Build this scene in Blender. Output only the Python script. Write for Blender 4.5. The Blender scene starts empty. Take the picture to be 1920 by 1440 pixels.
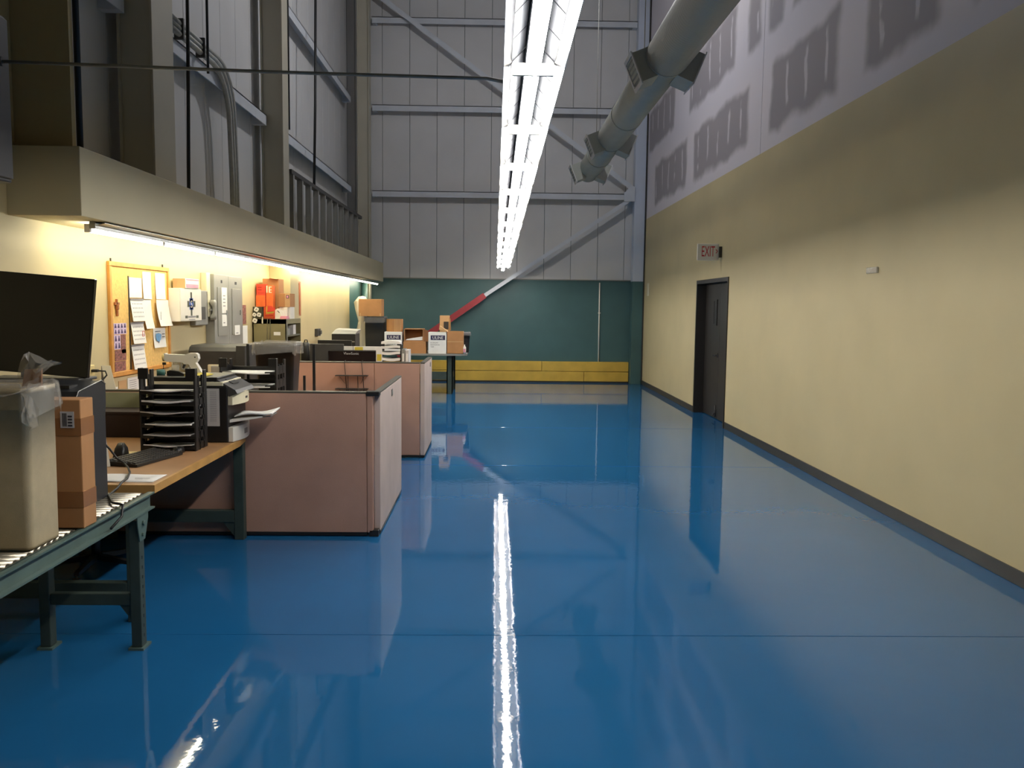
import bpy, bmesh, math, random
from mathutils import Vector, Matrix
random.seed(7)
SC = bpy.context.scene
COL = SC.collection
PI = math.pi

# ------------------------------------------------------------------ camera
CAM_H = 1.74
cam_d = bpy.data.cameras.new('camera')
cam = bpy.data.objects.new('camera', cam_d); COL.objects.link(cam)
cam_d.sensor_width = 36.0; cam_d.lens = 1580.0 / 1920.0 * 36.0
cam_d.clip_start = 0.05; cam_d.clip_end = 200
FWD = Vector((0.021130, 0.995555, -0.091777)).normalized()
RT0 = Vector((0.999775, -0.021220, 0.0)).normalized()
DN0 = FWD.cross(RT0).normalized()          # image down before roll
ROLL = 0.0115
RT = (RT0 * math.cos(ROLL) - DN0 * math.sin(ROLL)).normalized()
DN = FWD.cross(RT).normalized()
rot = Matrix((RT, -DN, -FWD)).transposed()
cam.matrix_world = Matrix.Translation((0, 0, CAM_H)) @ rot.to_4x4()
SC.camera = cam

# ------------------------------------------------------------------ world / exposure
w = bpy.data.worlds.new('world'); SC.world = w; w.use_nodes = True
w.node_tree.nodes['Background'].inputs[0].default_value = (0.55, 0.6, 0.7, 1)
w.node_tree.nodes['Background'].inputs[1].default_value = 0.02
SC.view_settings.view_transform = 'Standard'
SC.view_settings.look = 'None'
SC.view_settings.gamma = 1.0
SC.view_settings.use_curve_mapping = False
SC.view_settings.exposure = 0.9
SC.cycles.max_bounces = 9; SC.cycles.diffuse_bounces = 5; SC.cycles.glossy_bounces = 4; SC.cycles.transparent_max_bounces = 10
SC.cycles.sample_clamp_indirect = 8.0; SC.cycles.caustics_reflective = False; SC.cycles.caustics_refractive = False
HIGH_E = 95.0      # high-bay lamp
HANG_E = 49.0      # hanging row tubes
SOFF_E = 23.0      # soffit tubes

# ------------------------------------------------------------------ materials
def lin(c):
    o = []
    for v in c:
        v = v / 255.0
        o.append(v / 12.92 if v <= 0.04045 else ((v + 0.055) / 1.055) ** 2.4)
    return (o[0], o[1], o[2], 1.0)
MATS = {}
def mat(name, rgb, rough=0.6, metal=0.0, var=0.10, scale=6.0, bump=0.0, bscale=60.0, spec=0.5, coat=0.0):
    if name in MATS: return MATS[name]
    m = bpy.data.materials.new(name); m.use_nodes = True
    nt = m.node_tree; N = nt.nodes; L = nt.links
    p = N['Principled BSDF']
    p.inputs['Roughness'].default_value = rough
    p.inputs['Metallic'].default_value = metal
    p.inputs['Specular IOR Level'].default_value = spec
    p.inputs['Coat Weight'].default_value = coat
    tc = N.new('ShaderNodeTexCoord')
    no = N.new('ShaderNodeTexNoise'); no.inputs['Scale'].default_value = scale; no.inputs['Detail'].default_value = 4
    L.new(tc.outputs['Object'], no.inputs['Vector'])
    mr = N.new('ShaderNodeMapRange')
    mr.inputs['From Min'].default_value = 0.3; mr.inputs['From Max'].default_value = 0.7
    mr.inputs['To Min'].default_value = 1 - var; mr.inputs['To Max'].default_value = 1 + var
    L.new(no.outputs['Fac'], mr.inputs['Value'])
    mx = N.new('ShaderNodeMix'); mx.data_type = 'RGBA'; mx.blend_type = 'MULTIPLY'
    mx.inputs[0].default_value = 1.0
    mx.inputs[6].default_value = lin(rgb)
    L.new(mr.outputs['Result'], mx.inputs[7])
    L.new(mx.outputs[2], p.inputs['Base Color'])
    if bump > 0:
        nb = N.new('ShaderNodeTexNoise'); nb.inputs['Scale'].default_value = bscale; nb.inputs['Detail'].default_value = 3
        L.new(tc.outputs['Object'], nb.inputs['Vector'])
        bu = N.new('ShaderNodeBump'); bu.inputs['Strength'].default_value = bump; bu.inputs['Distance'].default_value = 0.01
        L.new(nb.outputs['Fac'], bu.inputs['Height'])
        L.new(bu.outputs['Normal'], p.inputs['Normal'])
    MATS[name] = m
    return m
def emit(name, rgb, strength):
    if name in MATS: return MATS[name]
    m = bpy.data.materials.new(name); m.use_nodes = True
    p = m.node_tree.nodes['Principled BSDF']
    p.inputs['Base Color'].default_value = (0.9, 0.9, 0.9, 1)
    p.inputs['Emission Color'].default_value = (rgb[0], rgb[1], rgb[2], 1)
    p.inputs['Emission Strength'].default_value = strength
    MATS[name] = m
    return m
def film(name, rgb, alpha, rough=0.15):
    if name in MATS: return MATS[name]
    m = mat(name, rgb, rough, var=0.15, scale=25, bump=0.6, bscale=22)
    p = m.node_tree.nodes['Principled BSDF']
    p.inputs['Alpha'].default_value = alpha
    return m

M_cream = mat('cream_paint', (196, 180, 138), 0.55, var=0.05, scale=1.3, bump=0.05, bscale=140)
M_cream_soff = mat('soffit_paint', (205, 194, 160), 0.6, var=0.04, scale=1.5)
M_white_panel = mat('white_metal_panel', (200, 199, 198), 0.5, var=0.05, scale=1.0)
M_girt = mat('white_steel', (196, 200, 206), 0.5, var=0.06, scale=3)
M_col = mat('beige_steel', (176, 170, 152), 0.55, var=0.06, scale=2)
M_colw = mat('white_column', (190, 198, 212), 0.5, var=0.05, scale=2)
M_teal = mat('teal_paint', (62, 94, 94), 0.45, var=0.10, scale=1.6, bump=0.04, bscale=70)
M_yellow = mat('yellow_board', (204, 166, 66), 0.5, var=0.10, scale=4)
M_red = mat('red_paint', (146, 42, 48), 0.5, var=0.12, scale=8)
M_dark = mat('dark_door_paint', (40, 36, 33), 0.42, var=0.08, scale=4)
M_base = mat('baseboard_vinyl', (52, 50, 46), 0.4, var=0.1, scale=5)
M_fab = mat('panel_fabric', (185, 144, 126), 0.9, var=0.10, scale=2.2, bump=0.35, bscale=420)
M_fab2 = mat('panel_fabric_pale', (196, 176, 166), 0.85, var=0.08, scale=3, bump=0.3, bscale=420)
M_cap = mat('panel_cap', (86, 82, 74), 0.35, var=0.1)
M_blackmetal = mat('black_metal', (30, 30, 30), 0.4, var=0.1)
M_black = mat('black_plastic', (26, 25, 25), 0.42, var=0.12, scale=12)
M_blackgl = mat('black_gloss', (12, 12, 14), 0.12, var=0.1)
M_dgrey = mat('dark_grey_plastic', (66, 64, 62), 0.5, var=0.08, scale=10)
M_grey = mat('grey_metal', (140, 138, 132), 0.45, var=0.06, scale=5)
M_boxgrey = mat('grey_enclosure', (66, 66, 70), 0.5, var=0.06, scale=3)
M_steel = mat('galvanised_steel', (168, 170, 168), 0.32, 0.85, var=0.08, scale=14)
M_roller = mat('roller_steel', (176, 168, 150), 0.3, 0.8, var=0.1, scale=20)
M_conv = mat('green_grey_steel', (84, 104, 98), 0.45, var=0.14, scale=9)
M_convd = mat('dark_green_steel', (58, 70, 64), 0.5, var=0.14, scale=9)
M_duct = mat('duct_metal', (166, 168, 160), 0.5, 0.25, var=0.06, scale=4)
M_ductd = mat('duct_dark', (120, 122, 116), 0.5, 0.2, var=0.06, scale=4)
M_wood = mat('desk_laminate', (170, 128, 88), 0.45, var=0.12, scale=3)
M_woodedge = mat('desk_edge', (196, 148, 82), 0.45, var=0.12, scale=9)
M_oak = mat('oak_frame', (206, 146, 70), 0.5, var=0.15, scale=12)
M_cork = mat('cork', (226, 186, 112), 0.9, var=0.12, scale=40, bump=0.3, bscale=200)
M_card = mat('cardboard', (176, 126, 80), 0.8, var=0.08, scale=5)
M_card2 = mat('cardboard_pale', (196, 158, 112), 0.8, var=0.08, scale=5)
M_cardd = mat('cardboard_dark', (132, 90, 58), 0.85, var=0.1, scale=5)
M_tape = mat('packing_tape', (150, 102, 62), 0.25, var=0.08)
M_paper = mat('white_paper', (232, 230, 226), 0.8, var=0.03, scale=9)
M_paperg = mat('grey_paper', (196, 192, 190), 0.8, var=0.05, scale=9)
M_ink = mat('dark_ink', (56, 54, 58), 0.7, var=0.1)
M_inkl = mat('grey_ink', (140, 136, 138), 0.7, var=0.1)
M_white = mat('white_plastic', (232, 226, 214), 0.4, var=0.04)
M_cream_pl = mat('cream_plastic', (214, 206, 178), 0.45, var=0.05)
M_beige = mat('beige_bin', (184, 168, 136), 0.55, var=0.08, scale=14, bump=0.1, bscale=300)
M_olive = mat('olive_cabinet', (132, 122, 86), 0.5, var=0.06, scale=4)
M_olived = mat('olive_cabinet_dark', (108, 104, 86), 0.5, var=0.06, scale=4)
M_orange = mat('orange_card', (228, 106, 44), 0.6, var=0.1, scale=20)
M_redbox = mat('red_box', (214, 64, 40), 0.6, var=0.1, scale=20)
M_navy = mat('navy_print', (44, 40, 74), 0.6, var=0.1)
M_blue = mat('blue_print', (58, 92, 178), 0.6, var=0.1)
M_bluel = mat('light_blue_print', (106, 158, 206), 0.6, var=0.2, scale=30)
M_pink = mat('pink_print', (226, 150, 168), 0.6, var=0.1)
M_redink = mat('red_print', (206, 44, 52), 0.6, var=0.1)
M_yel = mat('yellow_card', (206, 186, 66), 0.7, var=0.1)
M_green = mat('teal_tape', (58, 106, 96), 0.35, var=0.1)
M_sage = mat('sage_sheet', (150, 152, 124), 0.75, var=0.06, scale=5)
M_dkgreen = mat('dark_green_folder', (34, 66, 40), 0.7, var=0.08)
M_maroon = mat('dark_maroon_box', (42, 28, 28), 0.7, var=0.12)
M_outlet = mat('almond_plate', (222, 200, 140), 0.45, var=0.05)
M_cable = mat('black_cable', (20, 20, 20), 0.5, var=0.1)
M_galcon = mat('conduit', (166, 166, 160), 0.5, 0.2, var=0.1, scale=20)
M_refl = mat('white_reflector', (96, 100, 108), 0.35, var=0.03)
M_web = mat('grey_reflector_web', (44, 47, 54), 0.6, var=0.03)
M_wing = mat('bright_reflector', (196, 198, 204), 0.16, 1.0, var=0.02)
M_bag = film('clear_bag', (206, 200, 190), 0.30)
M_bagk = film('smoky_bag', (170, 168, 168), 0.28)
M_clear = film('clear_plastic', (226, 220, 205), 0.45, 0.1)
M_exit = mat('exit_face', (238, 232, 222), 0.5, var=0.03)
M_photo = mat('photo_print', (138, 88, 80), 0.5, var=0.75, scale=55)
M_photo2 = mat('portrait_print', (206, 186, 214), 0.5, var=0.2, scale=40)
M_purple = mat('purple_ink', (66, 46, 96), 0.6, var=0.2)
M_brownfig = mat('brown_ornament', (158, 92, 44), 0.6, var=0.3, scale=40)
M_ceil = mat('ceiling_deck', (150, 152, 156), 0.7, var=0.04, scale=1)
E_hang = emit('hanging_tube', (1.0, 0.965, 0.90), HANG_E)
E_high = emit('high_bay_globe', (0.98, 0.98, 1.0), HIGH_E)
E_soff = emit('soffit_tube', (1.0, 0.96, 0.75), SOFF_E)

# glossy blue epoxy floor
def floor_material():
    m = bpy.data.materials.new('blue_epoxy'); m.use_nodes = True
    nt = m.node_tree; N = nt.nodes; L = nt.links
    p = N['Principled BSDF']
    p.inputs['Roughness'].default_value = 0.035
    p.inputs['IOR'].default_value = 1.5
    ge = N.new('ShaderNodeNewGeometry')
    n1 = N.new('ShaderNodeTexNoise'); n1.inputs['Scale'].default_value = 0.5; n1.inputs['Detail'].default_value = 5
    L.new(ge.outputs['Position'], n1.inputs['Vector'])
    cr = N.new('ShaderNodeValToRGB')
    cr.color_ramp.elements[0].position = 0.3; cr.color_ramp.elements[0].color = lin((27, 91, 141))
    cr.color_ramp.elements[1].position = 0.7; cr.color_ramp.elements[1].color = lin((32, 100, 153))
    L.new(n1.outputs['Fac'], cr.inputs['Fac']); L.new(cr.outputs['Color'], p.inputs['Base Color'])
    n2 = N.new('ShaderNodeTexNoise'); n2.inputs['Scale'].default_value = 5.5; n2.inputs['Detail'].default_value = 3
    n2.inputs['Roughness'].default_value = 0.55
    n3 = N.new('ShaderNodeTexNoise'); n3.inputs['Scale'].default_value = 26; n3.inputs['Detail'].default_value = 2
    L.new(ge.outputs['Position'], n2.inputs['Vector']); L.new(ge.outputs['Position'], n3.inputs['Vector'])
    b1 = N.new('ShaderNodeBump'); b1.inputs['Strength'].default_value = 0.026; b1.inputs['Distance'].default_value = 0.02
    b2 = N.new('ShaderNodeBump'); b2.inputs['Strength'].default_value = 0.016; b2.inputs['Distance'].default_value = 0.01
    L.new(n2.outputs['Fac'], b1.inputs['Height']); L.new(n3.outputs['Fac'], b2.inputs['Height'])
    L.new(b1.outputs['Normal'], b2.inputs['Normal']); L.new(b2.outputs['Normal'], p.inputs['Normal'])
    return m
M_floor = floor_material()

# taped drywall: bare grey sheets between broad bands of pale joint compound, thin vertical compound strokes over the screws
def drywall_material():
    m = bpy.data.materials.new('taped_drywall'); m.use_nodes = True
    nt = m.node_tree; N = nt.nodes; L = nt.links
    p = N['Principled BSDF']; p.inputs['Roughness'].default_value = 0.75
    ge = N.new('ShaderNodeNewGeometry')
    nz = N.new('ShaderNodeTexNoise'); nz.inputs['Scale'].default_value = 1.7; nz.inputs['Detail'].default_value = 4
    L.new(ge.outputs['Position'], nz.inputs['Vector'])
    sep0 = N.new('ShaderNodeVectorMath'); sep0.operation = 'SUBTRACT'; sep0.inputs[1].default_value = (0.5, 0.5, 0.5)
    L.new(nz.outputs['Color'], sep0.inputs[0])
    sc = N.new('ShaderNodeVectorMath'); sc.operation = 'SCALE'; sc.inputs['Scale'].default_value = 0.28
    L.new(sep0.outputs[0], sc.inputs[0])
    ad = N.new('ShaderNodeVectorMath'); ad.operation = 'ADD'
    L.new(ge.outputs['Position'], ad.inputs[0]); L.new(sc.outputs[0], ad.inputs[1])
    sp = N.new('ShaderNodeSeparateXYZ'); L.new(ad.outputs[0], sp.inputs[0])
    U, V = sp.outputs['Y'], sp.outputs['Z']
    def math_(op, a, b=None):
        n = N.new('ShaderNodeMath'); n.operation = op
        for i, v in enumerate((a, b)):
            if v is None: continue
            if isinstance(v, (int, float)): n.inputs[i].default_value = v
            else: L.new(v, n.inputs[i])
        return n.outputs[0]
    def step(sock, a, b):
        n = N.new('ShaderNodeMapRange'); n.interpolation_type = 'SMOOTHSTEP'
        n.inputs['From Min'].default_value = a; n.inputs['From Max'].default_value = b
        L.new(sock, n.inputs['Value']); return n.outputs['Result']
    def band(sock, lo, hi, s):
        return math_('MULTIPLY', step(sock, lo - s, lo + s), step(sock, hi + s, hi - s))
    rows = [((3.92, 4.72), [(1.0, 3.1), (3.6, 6.1), (6.6, 7.86), (8.5, 10.55), (11.5, 14.6), (15.2, 18.1)]),
            ((5.14, 6.0), [(2.2, 4.6), (5.2, 7.6), (8.3, 9.9), (10.2, 10.75), (11.12, 11.6), (12.23, 15.1), (16.3, 18.9)]),
            ((6.4, 7.25), [(3.5, 6.1), (6.6, 10.5), (11.5, 14.6), (15.2, 18.1)]),
            ((7.65, 8.6), [(5.2, 8.6), (9.2, 12.2), (12.8, 16.0)])]
    tot = None
    for (v0, v1), us in rows:
        s = None
        for (u0, u1) in us:
            b = band(U, u0, u1, 0.09)
            s = b if s is None else math_('MAXIMUM', s, b)
        r = math_('MULTIPLY', s, band(V, v0, v1, 0.07))
        tot = r if tot is None else math_('MAXIMUM', tot, r)
    # strokes over the screw lines, every 0.61 m
    fr = math_('FRACT', math_('DIVIDE', math_('SUBTRACT', U, 11.85 - 6.1 - 0.305), 0.61))
    off = math_('ABSOLUTE', math_('SUBTRACT', fr, 0.5))
    st = step(off, 0.085, 0.04)
    vs = None
    for (v0, v1) in ((4.08, 4.6), (5.3, 5.9), (6.55, 7.1)):
        b = band(V, v0, v1, 0.06); vs = b if vs is None else math_('MAXIMUM', vs, b)
    n4 = N.new('ShaderNodeTexNoise'); n4.inputs['Scale'].default_value = 2.3
    L.new(ge.outputs['Position'], n4.inputs['Vector'])
    st = math_('MULTIPLY', math_('MULTIPLY', st, vs), step(n4.outputs['Fac'], 0.40, 0.52))
    mask = math_('MULTIPLY', tot, math_('SUBTRACT', 1.0, math_('MULTIPLY', st, 0.75)))
    mx = N.new('ShaderNodeMix'); mx.data_type = 'RGBA'
    L.new(mask, mx.inputs[0])
    mx.inputs[6].default_value = lin((206, 200, 206)); mx.inputs[7].default_value = lin((150, 144, 148))
    L.new(mx.outputs[2], p.inputs['Base Color'])
    return m
M_dry = drywall_material()

def duct_material():
    m = bpy.data.materials.new('spiral_duct'); m.use_nodes = True
    nt = m.node_tree; N = nt.nodes; L = nt.links
    p = N['Principled BSDF']; p.inputs['Roughness'].default_value = 0.45; p.inputs['Metallic'].default_value = 0.3
    p.inputs['Base Color'].default_value = lin((166, 166, 158))
    tc = N.new('ShaderNodeTexCoord')
    wv = N.new('ShaderNodeTexWave'); wv.bands_direction = 'Y'; wv.inputs['Scale'].default_value = 6; wv.inputs['Distortion'].default_value = 0.5
    L.new(tc.outputs['Object'], wv.inputs['Vector'])
    b = N.new('ShaderNodeBump'); b.inputs['Strength'].default_value = 0.25; b.inputs['Distance'].default_value = 0.01
    L.new(wv.outputs['Fac'], b.inputs['Height']); L.new(b.outputs['Normal'], p.inputs['Normal'])
    return m
M_spiral = duct_material()

# ------------------------------------------------------------------ geometry helpers
class B:
    def __init__(s): s.bm = bmesh.new()
    def box(s, x0, x1, y0, y1, z0, z1, bev=0.0, seg=2):
        x0, x1 = min(x0, x1), max(x0, x1); y0, y1 = min(y0, y1), max(y0, y1); z0, z1 = min(z0, z1), max(z0, z1)
        vs = [s.bm.verts.new((x, y, z)) for x in (x0, x1) for y in (y0, y1) for z in (z0, z1)]
        F = [(0, 1, 3, 2), (4, 6, 7, 5), (0, 4, 5, 1), (2, 3, 7, 6), (0, 2, 6, 4), (1, 5, 7, 3)]
        fs = [s.bm.faces.new([vs[i] for i in f]) for f in F]
        if bev > 0:
            ed = set(e for f in fs for e in f.edges)
            bmesh.ops.bevel(s.bm, geom=list(ed), offset=bev, segments=seg, affect='EDGES', profile=0.5)
        return s
    def hexa(s, p):       # 8 corners: bottom 4 ccw, top 4 ccw
        v = [s.bm.verts.new(q) for q in p]
        for f in ((3, 2, 1, 0), (4, 5, 6, 7), (0, 1, 5, 4), (1, 2, 6, 5), (2, 3, 7, 6), (3, 0, 4, 7)):
            s.bm.faces.new([v[i] for i in f])
        return s
    def cyl(s, a, b, r, n=14, r2=None, caps=True):
        a = Vector(a); b = Vector(b); d = (b - a).normalized()
        up = Vector((0, 0, 1)) if abs(d.z) < 0.9 else Vector((1, 0, 0))
        u = d.cross(up).normalized(); v = d.cross(u)
        r2 = r if r2 is None else r2
        A = [s.bm.verts.new(a + (u * math.cos(t) + v * math.sin(t)) * r) for t in [2 * PI * i / n for i in range(n)]]
        C = [s.bm.verts.new(b + (u * math.cos(t) + v * math.sin(t)) * r2) for t in [2 * PI * i / n for i in range(n)]]
        for i in range(n):
            f = s.bm.faces.new((A[i], A[(i + 1) % n], C[(i + 1) % n], C[i])); f.smooth = True
        if caps: s.bm.faces.new(A[::-1]); s.bm.faces.new(C)
        return s
    def tube(s, pts, r, n=8):
        pts = [Vector(p) for p in pts]
        rings = []
        prev = None
        for i, p in enumerate(pts):
            d = (pts[min(i + 1, len(pts) - 1)] - pts[max(i - 1, 0)]).normalized()
            if prev is None:
                up = Vector((0, 0, 1)) if abs(d.z) < 0.9 else Vector((1, 0, 0)); u = d.cross(up).normalized()
            else:
                u = (prev - d * prev.dot(d)).normalized()
            prev = u; v = d.cross(u)
            rings.append([s.bm.verts.new(p + (u * math.cos(t) + v * math.sin(t)) * r) for t in [2 * PI * k / n for k in range(n)]])
        for a, b in zip(rings, rings[1:]):
            for k in range(n):
                f = s.bm.faces.new((a[k], a[(k + 1) % n], b[(k + 1) % n], b[k])); f.smooth = True
        s.bm.faces.new(rings[0][::-1]); s.bm.faces.new(rings[-1])
        return s
    def prism(s, poly, axis, a0, a1):
        def P(p, a):
            return {'x': (a, p[0], p[1]), 'y': (p[0], a, p[1]), 'z': (p[0], p[1], a)}[axis]
        A = [s.bm.verts.new(P(p, a0)) for p in poly]; C = [s.bm.verts.new(P(p, a1)) for p in poly]
        n = len(poly)
        for i in range(n): s.bm.faces.new((A[i], A[(i + 1) % n], C[(i + 1) % n], C[i]))
        s.bm.faces.new(A[::-1]); s.bm.faces.new(C)
        return s
    def loft(s, rings, cap0=True, cap1=True, smooth=True):
        R = [[s.bm.verts.new(p) for p in r] for r in rings]
        n = len(R[0])
        for a, b in zip(R, R[1:]):
            for k in range(n):
                f = s.bm.faces.new((a[k], a[(k + 1) % n], b[(k + 1) % n], b[k])); f.smooth = smooth
        if cap0: s.bm.faces.new(R[0][::-1])
        if cap1: s.bm.faces.new(R[-1])
        return s
    def sheet(s, fn, nu, nv, t=0.0015):
        """curved thin slab from fn(u,v)->(x,y,z), thickness t downwards"""
        up = [[s.bm.verts.new(fn(i / nu, j / nv)) for j in range(nv + 1)] for i in range(nu + 1)]
        dn = [[s.bm.verts.new(Vector(fn(i / nu, j / nv)) - Vector((0, 0, t))) for j in range(nv + 1)] for i in range(nu + 1)]
        for i in range(nu):
            for j in range(nv):
                f = s.bm.faces.new((up[i][j], up[i + 1][j], up[i + 1][j + 1], up[i][j + 1])); f.smooth = True
                s.bm.faces.new((dn[i][j], dn[i][j + 1], dn[i + 1][j + 1], dn[i + 1][j]))
        for i in range(nu):
            s.bm.faces.new((up[i][0], dn[i][0], dn[i + 1][0], up[i + 1][0])); s.bm.faces.new((up[i][nv], up[i + 1][nv], dn[i + 1][nv], dn[i][nv]))
        for j in range(nv):
            s.bm.faces.new((up[0][j], up[0][j + 1], dn[0][j + 1], dn[0][j])); s.bm.faces.new((up[nu][j], dn[nu][j], dn[nu][j + 1], up[nu][j + 1]))
        return s
    def jitter(s, a):
        for v in s.bm.verts: v.co += Vector((random.uniform(-a, a), random.uniform(-a, a), random.uniform(-a, a)))
        return s

def wloc(o):
    p = Vector((0, 0, 0))
    while o is not None:
        p += o.location; o = o.parent
    return p
def mk(name, b, m, parent=None, origin=None):
    bmesh.ops.recalc_face_normals(b.bm, faces=b.bm.faces[:])
    if parent is not None: off = wloc(parent)
    elif origin is not None: off = Vector(origin)
    else:
        vs = [v.co for v in b.bm.verts]
        off = Vector(((min(v.x for v in vs) + max(v.x for v in vs)) / 2, (min(v.y for v in vs) + max(v.y for v in vs)) / 2, min(v.z for v in vs)))
    bmesh.ops.translate(b.bm, verts=b.bm.verts[:], vec=-off)
    me = bpy.data.meshes.new(name); b.bm.to_mesh(me); b.bm.free()
    me.materials.append(m)
    o = bpy.data.objects.new(name, me); COL.objects.link(o)
    if parent is not None: o.parent = parent
    else: o.location = off
    return o
def tag(o, label, cat, group=None):
    o['label'] = label; o['category'] = cat
    if group: o['group'] = group
    return o
def thing(name, label, cat, loc, group=None):
    o = bpy.data.objects.new(name, None); COL.objects.link(o)
    o.empty_display_size = 0.1; o.location = loc
    return tag(o, label, cat, group)
def solo(name, b, m, label, cat, group=None):
    return tag(mk(name, b, m), label, cat, group)
def struct(name, b, m, parent=None):
    o = mk(name, b, m, parent, origin=(0, 0, 0) if parent is None else None)
    if parent is None: o['kind'] = 'structure'
    return o
def clone(root, dloc, label=None):
    r = root.copy(); COL.objects.link(r); r.location = root.location + Vector(dloc)
    if label: r['label'] = label
    for ch in list(root.children):
        c = ch.copy(); COL.objects.link(c); c.parent = r
        for g in list(ch.children):
            d = g.copy(); COL.objects.link(d); d.parent = c
    return r
def text(name, body, m, parent, p, w=None, h=None, face='-y', th=0.001):
    """flat lettering mesh; p = centre in world, facing -y or +x"""
    cu = bpy.data.curves.new('t', 'FONT'); cu.body = body; cu.align_x = 'LEFT'; cu.resolution_u = 2
    to = bpy.data.objects.new('t', cu); COL.objects.link(to)
    dg = bpy.context.evaluated_depsgraph_get()
    me = bpy.data.meshes.new_from_object(to.evaluated_get(dg))
    bpy.data.objects.remove(to); bpy.data.curves.remove(cu)
    xs = [v.co.x for v in me.vertices]; ys = [v.co.y for v in me.vertices]
    cx, cy = (min(xs) + max(xs)) / 2, (min(ys) + max(ys)) / 2
    sw = (w / (max(xs) - min(xs))) if w else None
    sh = (h / (max(ys) - min(ys))) if h else None
    sw = sw or sh; sh = sh or sw
    off = wloc(parent); p = Vector(p)
    for v in me.vertices:
        a, b_ = (v.co.x - cx) * sw, (v.co.y - cy) * sh
        q = p + (Vector((a, 0, b_)) if face == '-y' else Vector((0, a, b_)))
        v.co = q - off
    me.materials.append(m)
    o = bpy.data.objects.new(name, me); COL.objects.link(o); o.parent = parent
    return o
def rrect(cx, cy, hx, hy, r, z, n=4):
    pts = []
    for (sx, sy, a0) in ((1, 1, 0), (-1, 1, PI / 2), (-1, -1, PI), (1, -1, 1.5 * PI)):
        for i in range(n + 1):
            a = a0 + (PI / 2) * i / n
            pts.append((cx + sx * (hx - r) + r * math.cos(a), cy + sy * (hy - r) + r * math.sin(a), z))
    return pts

# ================================================================== STRUCTURE
XR, XL, XU, YB, YF, ZC = 3.365, -2.92, -3.35, 19.4, -6.0, 9.2
# floor: poured slabs with thin joints
f0 = struct('floor', B().box(XU - 0.3, XR + 0.6, YF, YB + 0.3, -0.3, -0.012), M_floor)
JY = [YF, 4.335, 9.13, 12.05, YB + 0.3]
for a, b_ in zip(JY, JY[1:]):
    mk('slab', B().box(XU - 0.3, XR + 0.6, a + 0.002, b_ - 0.002, -0.012, 0.0, bev=0.0025, seg=2), M_floor, f0)
struct('ceiling', B().box(XU - 0.3, XR + 0.6, YF, YB + 0.3, ZC, ZC + 0.2), M_ceil)
struct('wall_front', B().box(XU - 0.3, XR + 0.6, YF - 0.2, YF, 0, ZC), M_cream)

# right wall: painted lower wall with the door opening, taped drywall above
DY0, DY1, DZ = 12.14, 14.05, 2.20
b = B(); b.box(XR, XR + 0.2, YF, DY0, 0, 3.71); b.box(XR, XR + 0.2, DY1, YB, 0, 3.71); b.box(XR, XR + 0.2, DY0, DY1, DZ, 3.71)
wr = struct('wall_right', b, M_cream)
o = mk('drywall_upper', B().box(XR + 0.004, XR + 0.2, YF, 10.925, 3.71, ZC), M_dry, wr); o['label'] = 'bare taped drywall above the painted wall, near side of the joint'
o = mk('drywall_upper', B().box(XR + 0.004, XR + 0.2, 10.935, YB, 3.71, ZC), M_dry, wr); o['label'] = 'bare taped drywall above the painted wall, far side of the joint'
mk('joint_bead', B().box(XR + 0.012, XR + 0.1, 10.92, 10.94, 3.71, ZC), M_inkl, wr)
struct('wall_behind_door', B().box(XR + 0.3, XR + 0.35, DY0 - 0.3, DY1 + 0.3, 0, 2.6), M_dark)
b = B(); b.box(XR - 0.012, XR, YF, DY0 - 0.04, 0, 0.10, bev=0.003); b.box(XR - 0.012, XR, DY1 + 0.04, YB - 0.25, 0, 0.10, bev=0.003)
struct('baseboard_right', b, M_base)
# double door
d = bpy.data.objects.new('door_1', None); COL.objects.link(d); d.location = (XR, (DY0 + DY1) / 2, 0); d['kind'] = 'structure'
b = B()
b.box(XR - 0.015, XR + 0.2, DY0, DY0 + 0.05, 0, DZ); b.box(XR - 0.015, XR + 0.2, DY1 - 0.05, DY1, 0, DZ); b.box(XR - 0.015, XR + 0.2, DY0 + 0.05, DY1 - 0.05, DZ - 0.06, DZ)
mk('door_frame', b, M_dark, d)
ym = (DY0 + DY1) / 2
for y0, y1 in ((DY0 + 0.055, ym - 0.003), (ym + 0.003, DY1 - 0.055)):
    lf = mk('door_leaf', B().box(XR + 0.14, XR + 0.19, y0, y1, 0.01, DZ - 0.065, bev=0.003), M_dark, d)
    near = y0 < ym
    if near: continue
    yl = (y1 - 0.32) if near else (y0 + 0.17)
    mk('glass_lite', B().box(XR + 0.132, XR + 0.142, yl, yl + 0.15, 1.50, 1.86), M_black, lf)
    b = B(); 
    for (ya, yb, za, zb) in ((yl - 0.025, yl + 0.175, 1.475, 1.5), (yl - 0.025, yl + 0.175, 1.86, 1.885), (yl - 0.025, yl, 1.5, 1.86), (yl + 0.15, yl + 0.175, 1.5, 1.86)): b.box(XR + 0.126, XR + 0.142, ya, yb, za, zb)
    mk('lite_frame', b, M_dark, lf)
    yh = y0 + 0.07
    b = B(); b.cyl((XR + 0.14, yh, 1.01), (XR + 0.08, yh, 1.01), 0.016); b.box(XR + 0.065, XR + 0.085, yh, yh + 0.13, 1.0, 1.02, bev=0.005); b.cyl((XR + 0.145, yh, 1.01), (XR + 0.125, yh, 1.01), 0.035)
    mk('lever_handle', b, M_dgrey, lf)
    b = B(); b.cyl((XR + 0.13, yh, 0.03), (XR + 0.13, yh, 0.22), 0.009); b.box(XR + 0.12, XR + 0.14, yh - 0.02, yh + 0.02, 0.12, 0.15); b.cyl((XR + 0.12, yh, 0.09), (XR + 0.08, yh - 0.01, 0.06), 0.008)
    mk('foot_bolt', b, M_dgrey, lf)

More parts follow.
